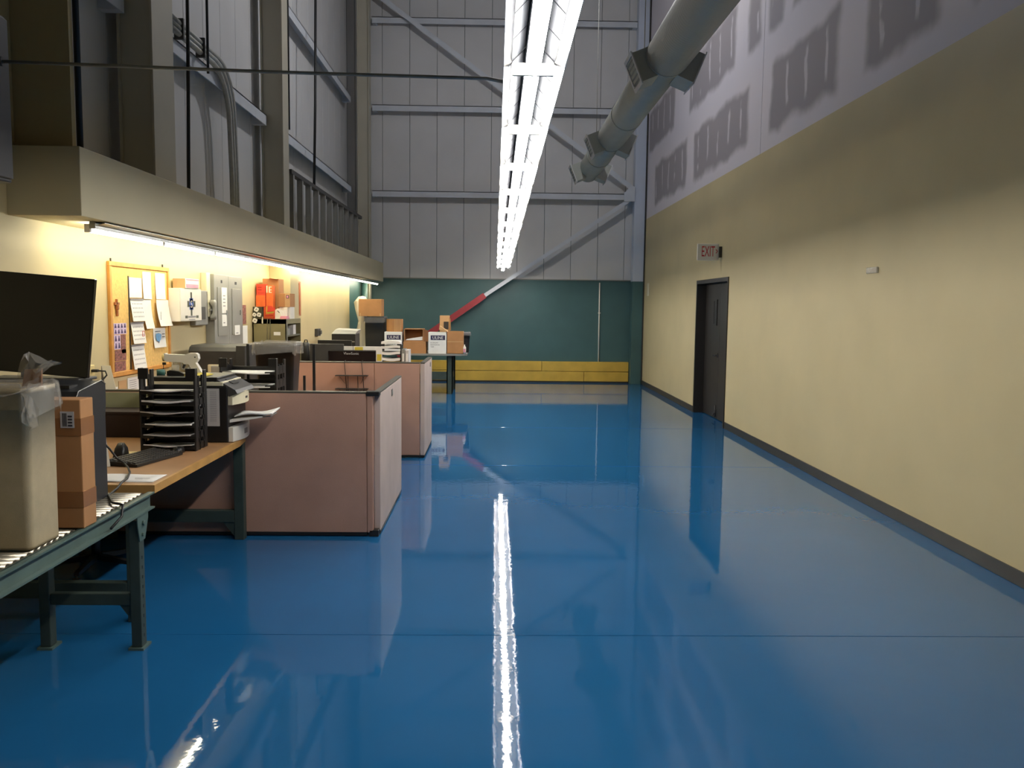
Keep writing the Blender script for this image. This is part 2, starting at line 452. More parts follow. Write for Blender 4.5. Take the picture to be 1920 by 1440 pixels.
# back wall: teal masonry below, white ribbed metal panels above
ZT = 2.345
wb = struct('wall_back', B().box(XU - 0.3, XR + 0.2, YB + 0.03, YB + 0.3, 0, ZC), M_teal)
mk('masonry', B().box(XU, XR, YB, YB + 0.03, 0, ZT), M_teal, wb)
mk('ledge_flashing', B().box(XU, 3.2, YB - 0.02, YB + 0.03, ZT, ZT + 0.02), M_grey, wb)
xs = [-3.35, -3.17] + [-2.56 + 0.611 * i for i in range(10)] + [XR]
for a, c in zip(xs, xs[1:]):
    mk('panel', B().box(a + 0.004, c - 0.004, YB - 0.004, YB + 0.03, ZT + 0.02, ZC, bev=0.004, seg=1), M_white_panel, wb)

# left side: lower cream wall, full-height near wall, set-back metal wall above
b = B(); b.box(XL - 0.15, XL, YF, 17.05, 0, 2.26); b.box(XL - 0.15, XL, YF, 5.28, 2.26, ZC)
wl = struct('wall_left', b, M_cream)
struct('trim_2', B().box(XL, -2.65, 11.04, 11.5, 0, 2.25, bev=0.006), M_cream)['label'] = 'cream pilaster on the left wall'
wu = struct('wall_left_upper', B().box(XU - 0.25, XU - 0.03, 5.2, YB + 0.1, 0, ZC), M_teal)
mk('masonry', B().box(XU - 0.03, -2.945, 17.06, 18.84, 0, 2.26), M_teal, wu)
yy = 5.09
while yy < YB - 0.05:
    y2 = min(yy + 0.611, YB)
    mk('panel', B().box(XU - 0.03, XU, max(yy, 5.2) + 0.004, y2 - 0.004, 2.5, ZC, bev=0.004, seg=1), M_white_panel, wu)
    yy += 0.611
struct('wall_left_end', B().box(XU - 0.2, -2.575, 5.285, 5.33, 2.66, ZC), M_cream)
# boxed soffit
SX, SY0, SY1, SZ0, SZ1 = -2.48, 5.17, 18.85, 2.25, 2.66
b = B(); b.box(XL, SX, SY0, 17.05, SZ0, SZ1, bev=0.004); b.box(XU, XL, 5.28, SY1, SZ0 + 0.015, SZ1); b.box(XL, SX, 17.05, SY1, SZ0, SZ1)
struct('trim_1', b, M_cream_soff)
o = bpy.data.objects['trim_1']; o['label'] = 'cream boxed soffit along the left wall'

# ================================================================== STEELWORK
def column(label, x0, x1, y0, y1, z0, z1, m):
    t = thing('steel_column', label, 'column', ((x0 + x1) / 2, (y0 + y1) / 2, z0))
    fl = 0.02
    mk('web', B().box(x0 + fl, x1 - fl, y0 + 0.03, y1 - 0.0, z0, z1), m, t)
    mk('flange', B().box(x1 - fl, x1, y0, y1, z0, z1, bev=0.003), m, t)
    mk('flange', B().box(x0, x0 + fl, y0, y1, z0, z1, bev=0.003), m, t)
    return t
column('beige steel column nearest the camera above the soffit', -3.25, -2.95, 7.5, 7.98, SZ1, ZC, M_col)
column('beige steel column between the cable bundle and the stud frame', -3.25, -2.95, 11.98, 12.3, SZ1, ZC, M_col)
column('pale steel column in the far left corner above the soffit', -3.04, -2.78, 18.86, 19.16, 0, ZC, M_col)
t = thing('corner_column', 'white steel column with teal foot in the far right corner', 'column', (3.23, 19.2, 0))
mk('upper_shaft', B().box(3.10, 3.34, 19.08, 19.36, 2.33, ZC, bev=0.004), M_colw, t)
mk('lower_shaft', B().box(3.10, 3.34, 19.08, 19.36, 0, 2.33, bev=0.004), M_teal, t)['label'] = 'teal painted foot of the column'
mk('edge_angle', B().box(3.335, 3.36, 19.04, 19.08, 0.1, ZC), M_base, t)
def girt(label, x0, x1, y0, y1, z0):
    t = thing('steel_girt', label, 'beam', ((x0 + x1) / 2, (y0 + y1) / 2, z0))
    if (x1 - x0) > (y1 - y0):
        mk('web', B().box(x0, x1, y0, y1, z0 + 0.12, z0 + 0.135), M_girt, t)
        mk('flange', B().box(x0, x1, y0, y0 + 0.012, z0, z0 + 0.135), M_girt, t)
    else:
        mk('web', B().box(x0, x1, y0, y1, z0 + 0.13, z0 + 0.145), M_girt, t)
        mk('flange', B().box(x1 - 0.012, x1, y0, y1, z0, z0 + 0.145), M_girt, t)
    for k in (0, 1):
        if (x1 - x0) > (y1 - y0): mk('clip', B().box([x0, x1 - 0.1][k], [x0 + 0.1, x1][k], y0 + 0.012, y1, z0, z0 + 0.12), M_girt, t)
        else: mk('clip', B().box(x0, x1 - 0.012, [y0, y1 - 0.1][k], [y0 + 0.1, y1][k], z0, z0 + 0.13), M_girt, t)
girt('lowest white horizontal girt across the far wall', -2.76, 3.09, 19.2, YB - 0.005, 4.15)
girt('middle white horizontal girt across the far wall', -2.76, 3.09, 19.2, YB - 0.005, 6.02)
girt('topmost white horizontal girt across the far wall', -2.76, 3.09, 19.2, YB - 0.005, 7.9)
girt('lower girt on the left wall between the two beige columns', XU + 0.003, -3.17, 8.0, 11.96, 4.18)
girt('lower girt on the left wall above the metal studs', XU + 0.003, -3.17, 12.32, 18.84, 4.18)
girt('upper girt on the left wall beyond the second beige column', XU + 0.003, -3.17, 12.32, 18.84, 6.1)
girt('upper girt on the left wall between the two beige columns', XU + 0.003, -3.17, 8.0, 11.96, 6.1)
girt('girt on the left wall before the first beige column', XU + 0.003, -3.17, 5.4, 7.48, 4.18)
# braces on the back wall
def bar(b, p, q, w, y0, y1):
    p = Vector((p[0], 0, p[1])); q = Vector((q[0], 0, q[1])); d_ = (q - p).normalized(); n = Vector((-d_.z, 0, d_.x)) * (w / 2)
    P = [p - n, q - n, q + n, p + n]
    b.hexa([(v.x, y0, v.z) for v in P] + [(v.x, y1, v.z) for v in P]); return b
t = thing('diagonal_brace', 'white diagonal brace with red lower end against the teal wall', 'brace', (0.8, 19.15, 1.0))
mk('angle_leg', bar(B(), (3.06, 4.18), (-0.25, 1.965), 0.08, 19.06, 19.075), M_girt, t)
mk('angle_leg', bar(B(), (3.05, 4.217), (-0.27, 1.995), 0.012, 19.075, 19.15), M_girt, t)
mk('red_sleeve', bar(B(), (-0.23, 1.98), (-2.2, 0.60), 0.135, 19.045, 19.16), M_red, t)['label'] = 'red painted sleeve on the lower end'
mk('gusset_plate', B().prism([(2.86, 4.1), (3.1, 4.1), (3.1, 4.42), (2.98, 4.42), (2.86, 4.28)], 'y', 19.04, 19.056), M_girt, t)
t = thing('diagonal_brace', 'white diagonal brace running up behind the hanging lights', 'brace', (0.4, 19.15, 4.4))
mk('angle_leg', bar(B(), (3.06, 4.39), (-2.75, 8.55), 0.10, 19.08, 19.095), M_girt, t)
mk('angle_leg', bar(B(), (3.05, 4.42), (-2.75, 8.58), 0.012, 19.095, 19.16), M_girt, t)

# yellow boards along the back wall
t = thing('bumper_rail', 'scuffed yellow timber boards along the foot of the teal wall', 'boards', (0.2, YB - 0.06, 0))
for x0, x1, z0, z1 in ((-2.75, 1.085, 0.268, 0.49), (1.093, 3.09, 0.266, 0.488), (-2.75, 2.06, 0.035, 0.258), (2.068, 3.09, 0.035, 0.256)):
    mk('board', B().box(x0, x1, YB - 0.09, YB - 0.005, z0, z1, bev=0.006), M_yellow, t)
mk('shim', B().box(-2.75, 3.09, YB - 0.075, YB - 0.005, 0, 0.035), M_base, t)
# white pipe on teal wall
t = thing('wall_conduit', 'thin white vertical pipe on the teal wall', 'pipe', (2.395, YB - 0.03, 0.49))
mk('pipe', B().cyl((2.40, YB - 0.02, 0.49), (2.392, YB - 0.02, 2.30), 0.014), M_white, t)
mk('strap', B().box(2.37, 2.425, YB - 0.036, YB - 0.003, 1.6, 1.62), M_white, t)
# teal downpipe by the corner
solo('drain_pipe', B().cyl((-2.86, 18.6, 0.0), (-2.86, 18.6, SZ0), 0.07, 16), M_teal, 'teal round pipe rising to the soffit end behind the cartons', 'pipe')

# metal studs on the soffit
t = thing('stud_frame', 'row of bare metal studs standing on the soffit by the left wall', 'stud frame', (-2.97, 15.4, SZ1))
yy = 12.45
while yy < 18.7:
    b = B(); b.box(-3.01, -2.93, yy, yy + 0.004, SZ1, 3.60); b.box(-2.934, -2.93, yy, yy + 0.09, SZ1, 3.60); b.box(-3.01, -3.006, yy, yy + 0.09, SZ1, 3.60)
    mk('stud', b, M_grey, t); yy += 0.57
mk('top_track', B().box(-3.015, -2.925, 12.35, 18.75, 3.60, 3.66), M_dgrey, t)
mk('bottom_track', B().box(-3.015, -2.925, 12.35, 18.75, SZ1, SZ1 + 0.03), M_grey, t)

# hanging cables
def cable(label, pts, r, m=M_cable, name='hanging_cable', cat='cable'):
    return solo(name, B().tube(pts, r), m, label, cat)
cable('dark vertical cable dropping to the soffit beside the first beige column', [(-3.0, 8.62, ZC), (-3.0, 8.5, 4.2), (-3.0, 8.42, SZ1)], 0.018)
cable('short dark cable ending at the grey conduit bundle', [(-3.05, 9.25, ZC), (-3.05, 9.22, 4.15)], 0.014)
cable('dark vertical cable hanging in front of the metal studs', [(-3.0, 14.6, ZC), (-3.0, 14.35, 5.0), (-3.0, 14.2, 3.66)], 0.022)
cable('dark vertical cable close behind the second beige column', [(-3.1, 12.95, ZC), (-3.1, 12.95, 4.33)], 0.018)
cable('dark vertical cable at the corner left of the first beige column', [(-2.565, 5.36, ZC), (-2.565, 5.36, SZ1)], 0.02)
t = thing('conduit_bundle', 'bundle of grey conduits bending down the left wall between the columns', 'conduit', (-3.1, 10.2, SZ1))
for k, (dy, dz, zend) in enumerate(((0, 0, SZ1), (0.09, 0.05, SZ1), (0.18, 0.10, SZ1))):
    pts = [(-3.12, 8.02, 4.36 + dz), (-3.12, 9.6 + dy, 4.36 + dz)]
    for i in range(1, 7):
        a = PI / 2 * i / 6
        pts.append((-3.12, 9.6 + dy + 0.55 * math.sin(a), 4.36 + dz - 0.55 * (1 - math.cos(a))))
    pts.append((-3.12, 10.2 + dy, 3.3)); pts.append((-3.12, 10.22 + dy, zend))
    mk('conduit', B().tube(pts, 0.03), M_galcon, t)
for y in (8.6, 9.2): mk('strap', B().box(-3.17, -3.075, y, y + 0.03, 4.31, 4.51), M_dgrey, t)

# grey enclosure high on the left wall and the conduit to the hanging lights
t = thing('electrical_enclosure', 'large grey electrical enclosure high on the left wall', 'electrical box', (-2.76, 4.1, 2.37))
mk('body', B().box(XL + 0.003, -2.62, 3.45, 4.70, 2.37, 3.24, bev=0.01), M_boxgrey, t)
mk('cover', B().box(-2.62, -2.60, 3.47, 4.68, 2.39, 3.22, bev=0.004), M_boxgrey, t)
t = thing('feed_conduit', 'thin grey conduit crossing the room to the hanging light row', 'conduit', (-1.2, 4.5, 2.9))
mk('pipe', B().tube([(-2.60, 4.52, 2.965), (-1.2, 4.5, 2.93), (-0.05, 4.48, 2.91), (0.10, 4.47, 2.88)], 0.009), M_galcon, t)
mk('coupling', B().cyl((-2.60, 4.52, 2.965), (-2.54, 4.519, 2.9635), 0.024), M_dgrey, t)

# ================================================================== SPIRAL DUCT
DX, DZc, DR = 1.73, 4.29, 0.21
t = thing('ventilation_duct', 'round grey spiral duct with side registers near the right wall', 'duct', (DX, 10.5, DZc - DR))
mk('section', B().cyl((DX, 3.5, DZc), (DX, 8.75, DZc), DR * 1.06, 40), M_spiral, t)
mk('section', B().cyl((DX, 8.75, DZc), (DX, 13.0, DZc), DR, 40), M_duct, t)
mk('section', B().cyl((DX, 13.0, DZc), (DX, 16.15, DZc), DR * 0.97, 40), M_duct, t)
mk('end_cap', B().loft([[(DX + rr * math.cos(a), yy_, DZc + rr * math.sin(a)) for a in [2 * PI * i / 40 for i in range(40)]] for rr, yy_ in ((DR * 0.97, 16.15), (DR * 0.92, 16.22), (DR * 0.7, 16.27))]), M_duct, t)
for y in (8.72, 11.4, 12.95, 14.4): mk('collar', B().cyl((DX, y, DZc), (DX, y + 0.05, DZc), DR * 1.075 if y < 9 else DR * 1.03, 40), M_duct, t)
for yc, L in ((8.95, 0.40), (13.05, 0.36), (15.75, 0.34)):
    for s in (-1, 1):
        a = math.radians(22) 
        n = Vector((s * math.cos(a), 0, -math.sin(a))); tz = Vector((s * math.sin(a), 0, math.cos(a)))
        c0 = Vector((DX, yc, DZc)) + n * (DR * 0.75); c1 = Vector((DX, yc, DZc)) + n * (DR + 0.13)
        hw, hl = 0.15, L / 2
        def q(c, h_, l_): return [c - tz * h_ - Vector((0, l_, 0)), c - tz * h_ + Vector((0, l_, 0)), c + tz * h_ + Vector((0, l_, 0)), c + tz * h_ - Vector((0, l_, 0))]
        boot = mk('register_boot', B().hexa(q(c0, hw, hl) + q(c1, hw, hl)), M_duct, t)
        b = B()
        c2 = c1 + n * 0.012
        O = q(c2, hw + 0.02, hl + 0.02); I = q(c2, hw - 0.02, hl - 0.025); O2 = q(c1, hw + 0.02, hl + 0.02); I2 = q(c1, hw - 0.02, hl - 0.025)
        vo = [b.bm.verts.new(v) for v in O]; vi = [b.bm.verts.new(v) for v in I]; vo2 = [b.bm.verts.new(v) for v in O2]; vi2 = [b.bm.verts.new(v) for v in I2]
        for k in range(4):
            k2 = (k + 1) % 4
            b.bm.faces.new((vo[k], vo[k2], vi[k2], vi[k])); b.bm.faces.new((vo[k], vo2[k], vo2[k2], vo[k2])); b.bm.faces.new((vi[k], vi[k2], vi2[k2], vi2[k])); b.bm.faces.new((vo2[k], vi2[k], vi2[k2], vo2[k2]))
        mk('register_frame', b, M_white_panel, boot)
        b = B()
        for k in range(5):
            cc = c1 + n * 0.004 + tz * (-hw + 0.05 + k * 0.05)
            b.hexa([cc - tz * 0.008 - Vector((0, hl - 0.03, 0)), cc - tz * 0.008 + Vector((0, hl - 0.03, 0)), cc - tz * 0.004 + Vector((0, hl - 0.03, 0)), cc - tz * 0.004 - Vector((0, hl - 0.03, 0)),
                    cc + n * 0.006 + tz * 0.004 - Vector((0, hl - 0.03, 0)), cc + n * 0.006 + tz * 0.004 + Vector((0, hl - 0.03, 0)), cc + n * 0.006 + tz * 0.008 + Vector((0, hl - 0.03, 0)), cc + n * 0.006 + tz * 0.008 - Vector((0, hl - 0.03, 0))])
        mk('louvre', b, M_ductd, boot)
for y in (5.5, 10.2, 14.9): mk('hanger', B().cyl((DX, y, DZc + DR), (DX, y, ZC), 0.006, 6), M_galcon, t)

# ================================================================== HANGING LIGHT ROW
LX = 0.165
SLOT_SOLID = 0.95
def lz(y): return 2.80 - 0.0205 * (y - 4.4)      # the row sinks slightly towards the far end
UL = 2.42; UY0 = 18.5 - 8 * UL
ORD = ['nearest, overhead', 'seventh', 'sixth', 'fifth', 'fourth', 'third', 'second', 'last']
LBL = ['', 'nearest hanging strip light at the top edge of the picture', 'sixth hanging strip light counted from the far wall', 'fifth hanging strip light counted from the far wall', 'fourth hanging strip light counted from the far wall', 'third hanging strip light counted from the far wall', 'second hanging strip light counted from the far wall', 'hanging strip light at the far end of the row by the back wall']
for k in range(1, 8):
    ya, yb = UY0 + k * UL, UY0 + (k + 1) * UL
    t = thing('hanging_light', LBL[k], 'ceiling light', (LX, (ya + yb) / 2, lz((ya + yb) / 2) + 0.0), 'hanging strip lights in a row')
    def Z(y, z): return lz(y) + z
    def swp(poly, m, name, y0=ya + 0.004, y1=yb - 0.004, par=None):
        b = B(); P0 = [(LX + p[0], y0, Z(y0, p[1])) for p in poly]; P1 = [(LX + p[0], y1, Z(y1, p[1])) for p in poly]
        b.loft([P0, P1], smooth=False); return mk(name, b, m, par or t)
    swp([(-0.034, 0.042), (0.034, 0.042), (0.034, 0.14), (-0.034, 0.14)], M_refl, 'channel')
    for s in (-1, 1):
        swp([(s * 0.098, 0.045), (s * 0.135, -0.012), (s * 0.137, -0.012), (s * 0.1, 0.047)], M_wing, 'reflector_wing')
        for i in range(8):      # solid webs between the uplight slots
            y0_ = ya + 0.004 + i * (UL - 0.008) / 8
            swp([(s * 0.034, 0.112), (s * 0.098, 0.045), (s * 0.1, 0.047), (s * 0.036, 0.114)], M_web, 'reflector_web', y0_, y0_ + SLOT_SOLID * (UL - 0.008) / 8)
    for hf in (0, 1):
        y0 = ya + hf * UL / 2 + 0.03; y1 = ya + (hf + 1) * UL / 2 - 0.03
        for dx, dz, r in ((-0.018, 0.008, 0.013), (0.018, 0.008, 0.013)):
            mk('tube', B().cyl((LX + dx, y0, Z(y0, dz)), (LX + dx, y1, Z(y1, dz)), r, 12), E_hang, t)
        mk('lamp_holder', B().box(LX - 0.095, LX + 0.095, y0 - 0.022, y0, Z(y0, -0.008), Z(y0, 0.046)), M_white, t)
    for y in (ya + 0.4, yb - 0.4): mk('suspension_wire', B().cyl((LX, y, Z(y, 0.14)), (LX, y, ZC), 0.003, 6), M_galcon, t)

# high-bay lamp above the frame
t = thing('high_bay_lamp', 'round high-bay lamp hanging high above the middle of the room', 'ceiling light', (0.5, 12.8, 7.5))
mk('globe', B().loft([[(0.5 + r * math.cos(a), 12.8 + r * math.sin(a), z) for a in [2 * PI * i / 20 for i in range(20)]] for r, z in ((0.10, 7.50), (0.20, 7.54), (0.22, 7.64), (0.16, 7.78))]), E_high, t)
mk('ballast', B().loft([[(0.5 + r * math.cos(a), 12.8 + r * math.sin(a), z) for a in [2 * PI * i / 20 for i in range(20)]] for r, z in ((0.17, 7.78), (0.14, 7.86), (0.10, 8.1))]), M_grey, t)
mk('stem', B().cyl((0.5, 12.8, 8.1), (0.5, 12.8, ZC), 0.015), M_galcon, t)

# ================================================================== SOFFIT LIGHTS
ORDN = ['nearest', 'second', 'third', 'fourth', 'fifth', 'sixth', 'seventh', 'eighth', 'ninth', 'tenth', 'farthest']
TX, TZ, TL = -2.62, 2.20, 1.218
for k in range(11):
    ya = 5.52 + k * TL; yb = ya + TL
    t = thing('soffit_light', '%s of the tube lights in the row under the cream soffit' % ORDN[k], 'tube light', (TX, (ya + yb) / 2, 2.16), 'tube lights under the soffit')
    if 11.0 < ya + TL and ya < 11.5: pass
    mk('channel', B().box(TX + 0.015, TX + 0.055, ya + 0.002, yb - 0.002, 2.205, SZ0, bev=0.003), M_steel, t)
    mk('reflector', B().hexa([(TX + 0.055, ya + 0.004, 2.225), (TX + 0.115, ya + 0.004, 2.238), (TX + 0.115, ya + 0.004, 2.242), (TX + 0.055, ya + 0.004, 2.229), (TX + 0.055, yb - 0.004, 2.225), (TX + 0.115, yb - 0.004, 2.238), (TX + 0.115, yb - 0.004, 2.242), (TX + 0.055, yb - 0.004, 2.229)]), M_steel, t)
    mk('tube', B().cyl((TX, ya + 0.025, TZ), (TX, yb - 0.025, TZ), 0.0165, 14), E_soff, t)
    for y in (ya + 0.003, yb - 0.025): mk('lamp_holder', B().box(TX - 0.016, TX + 0.02, y, y + 0.022, TZ - 0.018, 2.235), M_white, t)

# ================================================================== RIGHT WALL ITEMS
t = thing('exit_sign', 'white exit sign with red letters standing out from the wall', 'sign', (3.18, 12.62, 2.455))
mk('housing', B().box(3.005, 3.325, 12.60, 12.645, 2.455, 2.70, bev=0.006), M_exit, t)
mk('canopy', B().box(3.325, XR, 12.57, 12.675, 2.50, 2.66, bev=0.004), M_base, t)
text('lettering', 'EXIT', M_redink, t, (3.165, 12.598, 2.588), w=0.195, h=0.15)
b = B(); 
for s in (-1, 1): bar(b, (3.278, 2.588 + s * 0.028), (3.302, 2.588), 0.010, 12.596, 12.599)
mk('chevron', b, M_redink, t)
solo('wall_sensor', B().box(3.343, XR, 7.385, 7.60, 2.068, 2.125, bev=0.008), M_clear, 'small clear plastic fitting alone on the cream right wall', 'wall fitting')
solo('wall_switch', B().box(XR - 0.02, XR, 18.45, 18.62, 2.0, 2.28, bev=0.005), M_cream_pl, 'small pale plate on the right wall by the far corner', 'wall plate')

# ================================================================== CUBICLE PANELS
def cub_panel(label, x0, x1, y0, y1, z1, m, tagm=True, seams=()):
    t = thing('cubicle_panel', label, 'partition', ((x0 + x1) / 2, (y0 + y1) / 2, 0))
    mk('base_strip', B().box(x0, x1, y0, y1, 0.008, 0.03), M_blackmetal, t)
    alongx = (x1 - x0) > (y1 - y0)
    cuts = [x0 if alongx else y0] + list(seams) + [x1 if alongx else y1]
    for a, c in zip(cuts, cuts[1:]):
        if alongx: mk('fabric_panel', B().box(a + 0.002, c - 0.002, y0, y1, 0.03, z1 - 0.014, bev=0.005), m, t)
        else: mk('fabric_panel', B().box(x0, x1, a + 0.002, c - 0.002, 0.03, z1 - 0.014, bev=0.005), m, t)
    mk('top_cap', B().box(x0 - 0.001, x1 + 0.001, y0 - 0.001, y1 + 0.001, z1 - 0.014, z1, bev=0.004), M_cap, t)
    return t
PH = 1.095
cub_panel('tan fabric partition facing the camera behind the printer', XL + 0.01, -0.945, 6.24, 6.30, PH, M_fab)
t = cub_panel('pale narrow side partition of the nearest cubicle', -0.90, -0.853, 6.30, 7.74, PH, M_fab2)
mk('name_clip', B().box(-0.853, -0.849, 6.98, 7.06, 0.985, 1.04), M_cap, t); mk('clip_face', B().box(-0.849, -0.847, 6.995, 7.045, 1.0, 1.025), M_grey, t)
mk('corner_post', B().box(-0.945, -0.90, 6.235, 6.30, 0.03, PH - 0.014, bev=0.006), M_fab, t)
mk('corner_cap', B().box(-0.95, -0.85, 6.228, 6.31, PH - 0.03, PH + 0.004, bev=0.006), M_blackmetal, t)
mk('foot', B().box(-0.93, -0.86, 6.235, 6.30, 0.0, 0.05, bev=0.004), M_blackmetal, t)
cub_panel('tan fabric partition with wire racks hanging on it', XL + 0.01, -0.845, 9.55, 9.61, PH, M_fab, seams=(-1.36,))
t = cub_panel('pale narrow side partition of the farther cubicle', -0.84, -0.79, 9.55, 10.64, PH, M_fab2)
mk('name_clip', B().box(-0.79, -0.786, 10.35, 10.43, 0.99, 1.045), M_cap, t)
mk('foot', B().box(-0.85, -0.80, 9.56, 9.60, 0.0, 0.05), M_blackmetal, t)

# wire rack on the far partition
t = thing('wire_rack', 'black wire file rack hooked over the far tan partition', 'wire rack', (-1.58, 9.53, 0.72))
for x in (-1.695, -1.50):
    mk('hanger_wire', B().tube([(x, 9.62, 1.04), (x, 9.62, 1.105), (x, 9.535, 1.105), (x + 0.012, 9.535, 0.95), (x + 0.03, 9.53, 0.70)], 0.0035, 6), M_blackmetal, t)
for x in (-1.655, -1.545):
    mk('hanger_wire', B().tube([(x, 9.535, 0.945), (x + 0.01, 9.50, 0.70)], 0.0035, 6), M_blackmetal, t)
for z in (0.94, 0.79):
    mk('shelf', B().box(-1.785, -1.42, 9.44, 9.535, z, z + 0.008, bev=0.003), M_blackmetal, t)
    for s in (-1.74, -1.46): mk('strut', B().tube([(s, 9.46, z), (s + (0.05 if s < -1.6 else -0.05), 9.535, z - 0.09)], 0.002, 5), M_blackmetal, t)

# ================================================================== DESKS
t = thing('work_desk', 'brown laminate desk with pale wood edge at the end of the conveyor', 'desk', (-2.35, 5.3, 0))
mk('desk_top', B().prism([(XL + 0.005, 4.42), (-1.80, 4.42), (-1.80, 5.9), (-1.83, 6.12), (-1.93, 6.235), (XL + 0.005, 6.235)], 'z', 0.742, 0.78), M_wood, t)
mk('edge_band', B().prism([(-1.80, 4.405), (-1.782, 4.405), (-1.782, 5.9), (-1.812, 6.13), (-1.92, 6.238), (-1.93, 6.235), (-1.83, 6.12), (-1.80, 5.9)], 'z', 0.738, 0.781), M_woodedge, t)
mk('edge_band', B().box(XL + 0.005, -1.80, 4.405, 4.42, 0.738, 0.781), M_woodedge, t)
for x in (-1.905, -2.86):
    mk('leg', B().box(x, x + 0.07, 6.13, 6.20, 0, 0.742, bev=0.004), M_convd, t); mk('leg', B().box(x - 0.08 * (x > -2), x - 0.08 * (x > -2) + 0.06, 4.50, 4.57, 0, 0.742, bev=0.004), M_convd, t)
mk('crossbar', B().box(-2.80, -1.905, 6.13, 6.18, 0.13, 0.22, bev=0.004), M_convd, t)
mk('crossbar', B().box(-2.80, -1.985, 4.50, 4.55, 0.13, 0.22, bev=0.004), M_convd, t)
mk('gusset', B().prism([(-1.905, 0.13), (-1.99, 0.13), (-1.905, 0.02)], 'y', 6.14, 6.15), M_convd, t)
mk('apron', B().box(-2.86, -1.9, 6.14, 6.19, 0.68, 0.742), M_convd, t)
for y in (5.35, 5.75): mk('clamp', B().box(-1.86, -1.82, y, y + 0.03, 0.715, 0.742), M_blackmetal, t)
def plain_desk(label, x0, x1, y0, y1, z):
    t = thing('work_desk', label, 'desk', ((x0 + x1) / 2, (y0 + y1) / 2, 0))
    mk('desk_top', B().box(x0, x1, y0, y1, z - 0.03, z, bev=0.006), M_wood, t)
    for x in (x0 + 0.05, x1 - 0.11):
        for y in (y0 + 0.05, y1 - 0.11): mk('leg', B().box(x, x + 0.06, y, y + 0.06, 0, z - 0.03), M_convd, t)
plain_desk('desk hidden behind the nearest tan partition', XL + 0.005, -1.30, 6.34, 9.45, 0.76)
t = thing('work_desk', 'desk hidden behind the far tan partition', 'desk', (-1.8, 12.5, 0))
mk('desk_top', B().prism([(-2.49, 10.9), (-1.10, 10.9), (-1.10, 14.2), (-2.915, 14.2), (-2.915, 11.56), (-2.49, 11.56)], 'z', 0.73, 0.76), M_wood, t)
for x, y in ((-2.40, 10.95), (-1.22, 10.95), (-1.22, 14.05), (-2.85, 14.05)): mk('leg', B().box(x, x + 0.06, y, y + 0.06, 0, 0.73), M_convd, t)
# stool base under the desk
t = thing('office_stool', 'black five-star caster stool pushed under the desk', 'stool', (-2.5, 5.35, 0))
cx, cy = -2.55, 5.35
for k in range(5):
    a = 2 * PI * k / 5 - 0.25
    e = (cx + 0.30 * math.cos(a), cy + 0.30 * math.sin(a))
    mk('star_leg', B().hexa([(cx - 0.02 * math.sin(a), cy + 0.02 * math.cos(a), 0.09), (e[0] - 0.015 * math.sin(a), e[1] + 0.015 * math.cos(a), 0.075), (e[0] + 0.015 * math.sin(a), e[1] - 0.015 * math.cos(a), 0.075), (cx + 0.02 * math.sin(a), cy - 0.02 * math.cos(a), 0.09),
                            (cx - 0.02 * math.sin(a), cy + 0.02 * math.cos(a), 0.13), (e[0] - 0.015 * math.sin(a), e[1] + 0.015 * math.cos(a), 0.095), (e[0] + 0.015 * math.sin(a), e[1] - 0.015 * math.cos(a), 0.095), (cx + 0.02 * math.sin(a), cy - 0.02 * math.cos(a), 0.13)]), M_black, t)
    mk('caster', B().cyl((e[0] - 0.02, e[1], 0.03), (e[0] + 0.02, e[1], 0.03), 0.03, 14).cyl((e[0], e[1], 0.03), (e[0], e[1], 0.08), 0.008, 8), M_black, t)
mk('gas_column', B().cyl((cx, cy, 0.09), (cx, cy, 0.40), 0.028), M_black, t)
mk('seat', B().loft([rrect(cx, cy, 0.19, 0.19, 0.12, 0.40), rrect(cx, cy, 0.22, 0.22, 0.14, 0.43), rrect(cx, cy, 0.22, 0.22, 0.14, 0.46), rrect(cx, cy, 0.19, 0.19, 0.12, 0.485)]), M_black, t)

# ================================================================== CONVEYOR
CX0, CX1, CZ = -2.27, -1.745, 0.77
t = thing('roller_conveyor', 'green steel gravity roller conveyor running along the left edge', 'conveyor', (-2.02, 3.0, 0))
def rail(x, s):
    b = B(); b.box(x - 0.004, x + 0.004, 1.2, 4.31, 0.685, 0.768); b.box(x, x + s * 0.028, 1.2, 4.31, 0.685, 0.693); b.box(x, x + s * 0.028, 1.2, 4.31, 0.760, 0.768)
    return b
mk('rail', rail(CX1 - 0.028, 1), M_conv, t); mk('rail', rail(CX0 + 0.028, -1), M_conv, t)
y = 4.27; r0 = None
while y > 1.25:
    if r0 is None: r0 = mk('roller', B().cyl((CX0 + 0.036, y, CZ - 0.02), (CX1 - 0.052, y, CZ - 0.02), 0.019, 12).cyl((CX1 - 0.052, y, CZ - 0.02), (CX1 - 0.032, y, CZ - 0.02), 0.006, 6), M_roller, t); yr = y
    else:
        c = r0.copy(); COL.objects.link(c); c.location = Vector((0, y - yr, 0))
    y -= 0.0475
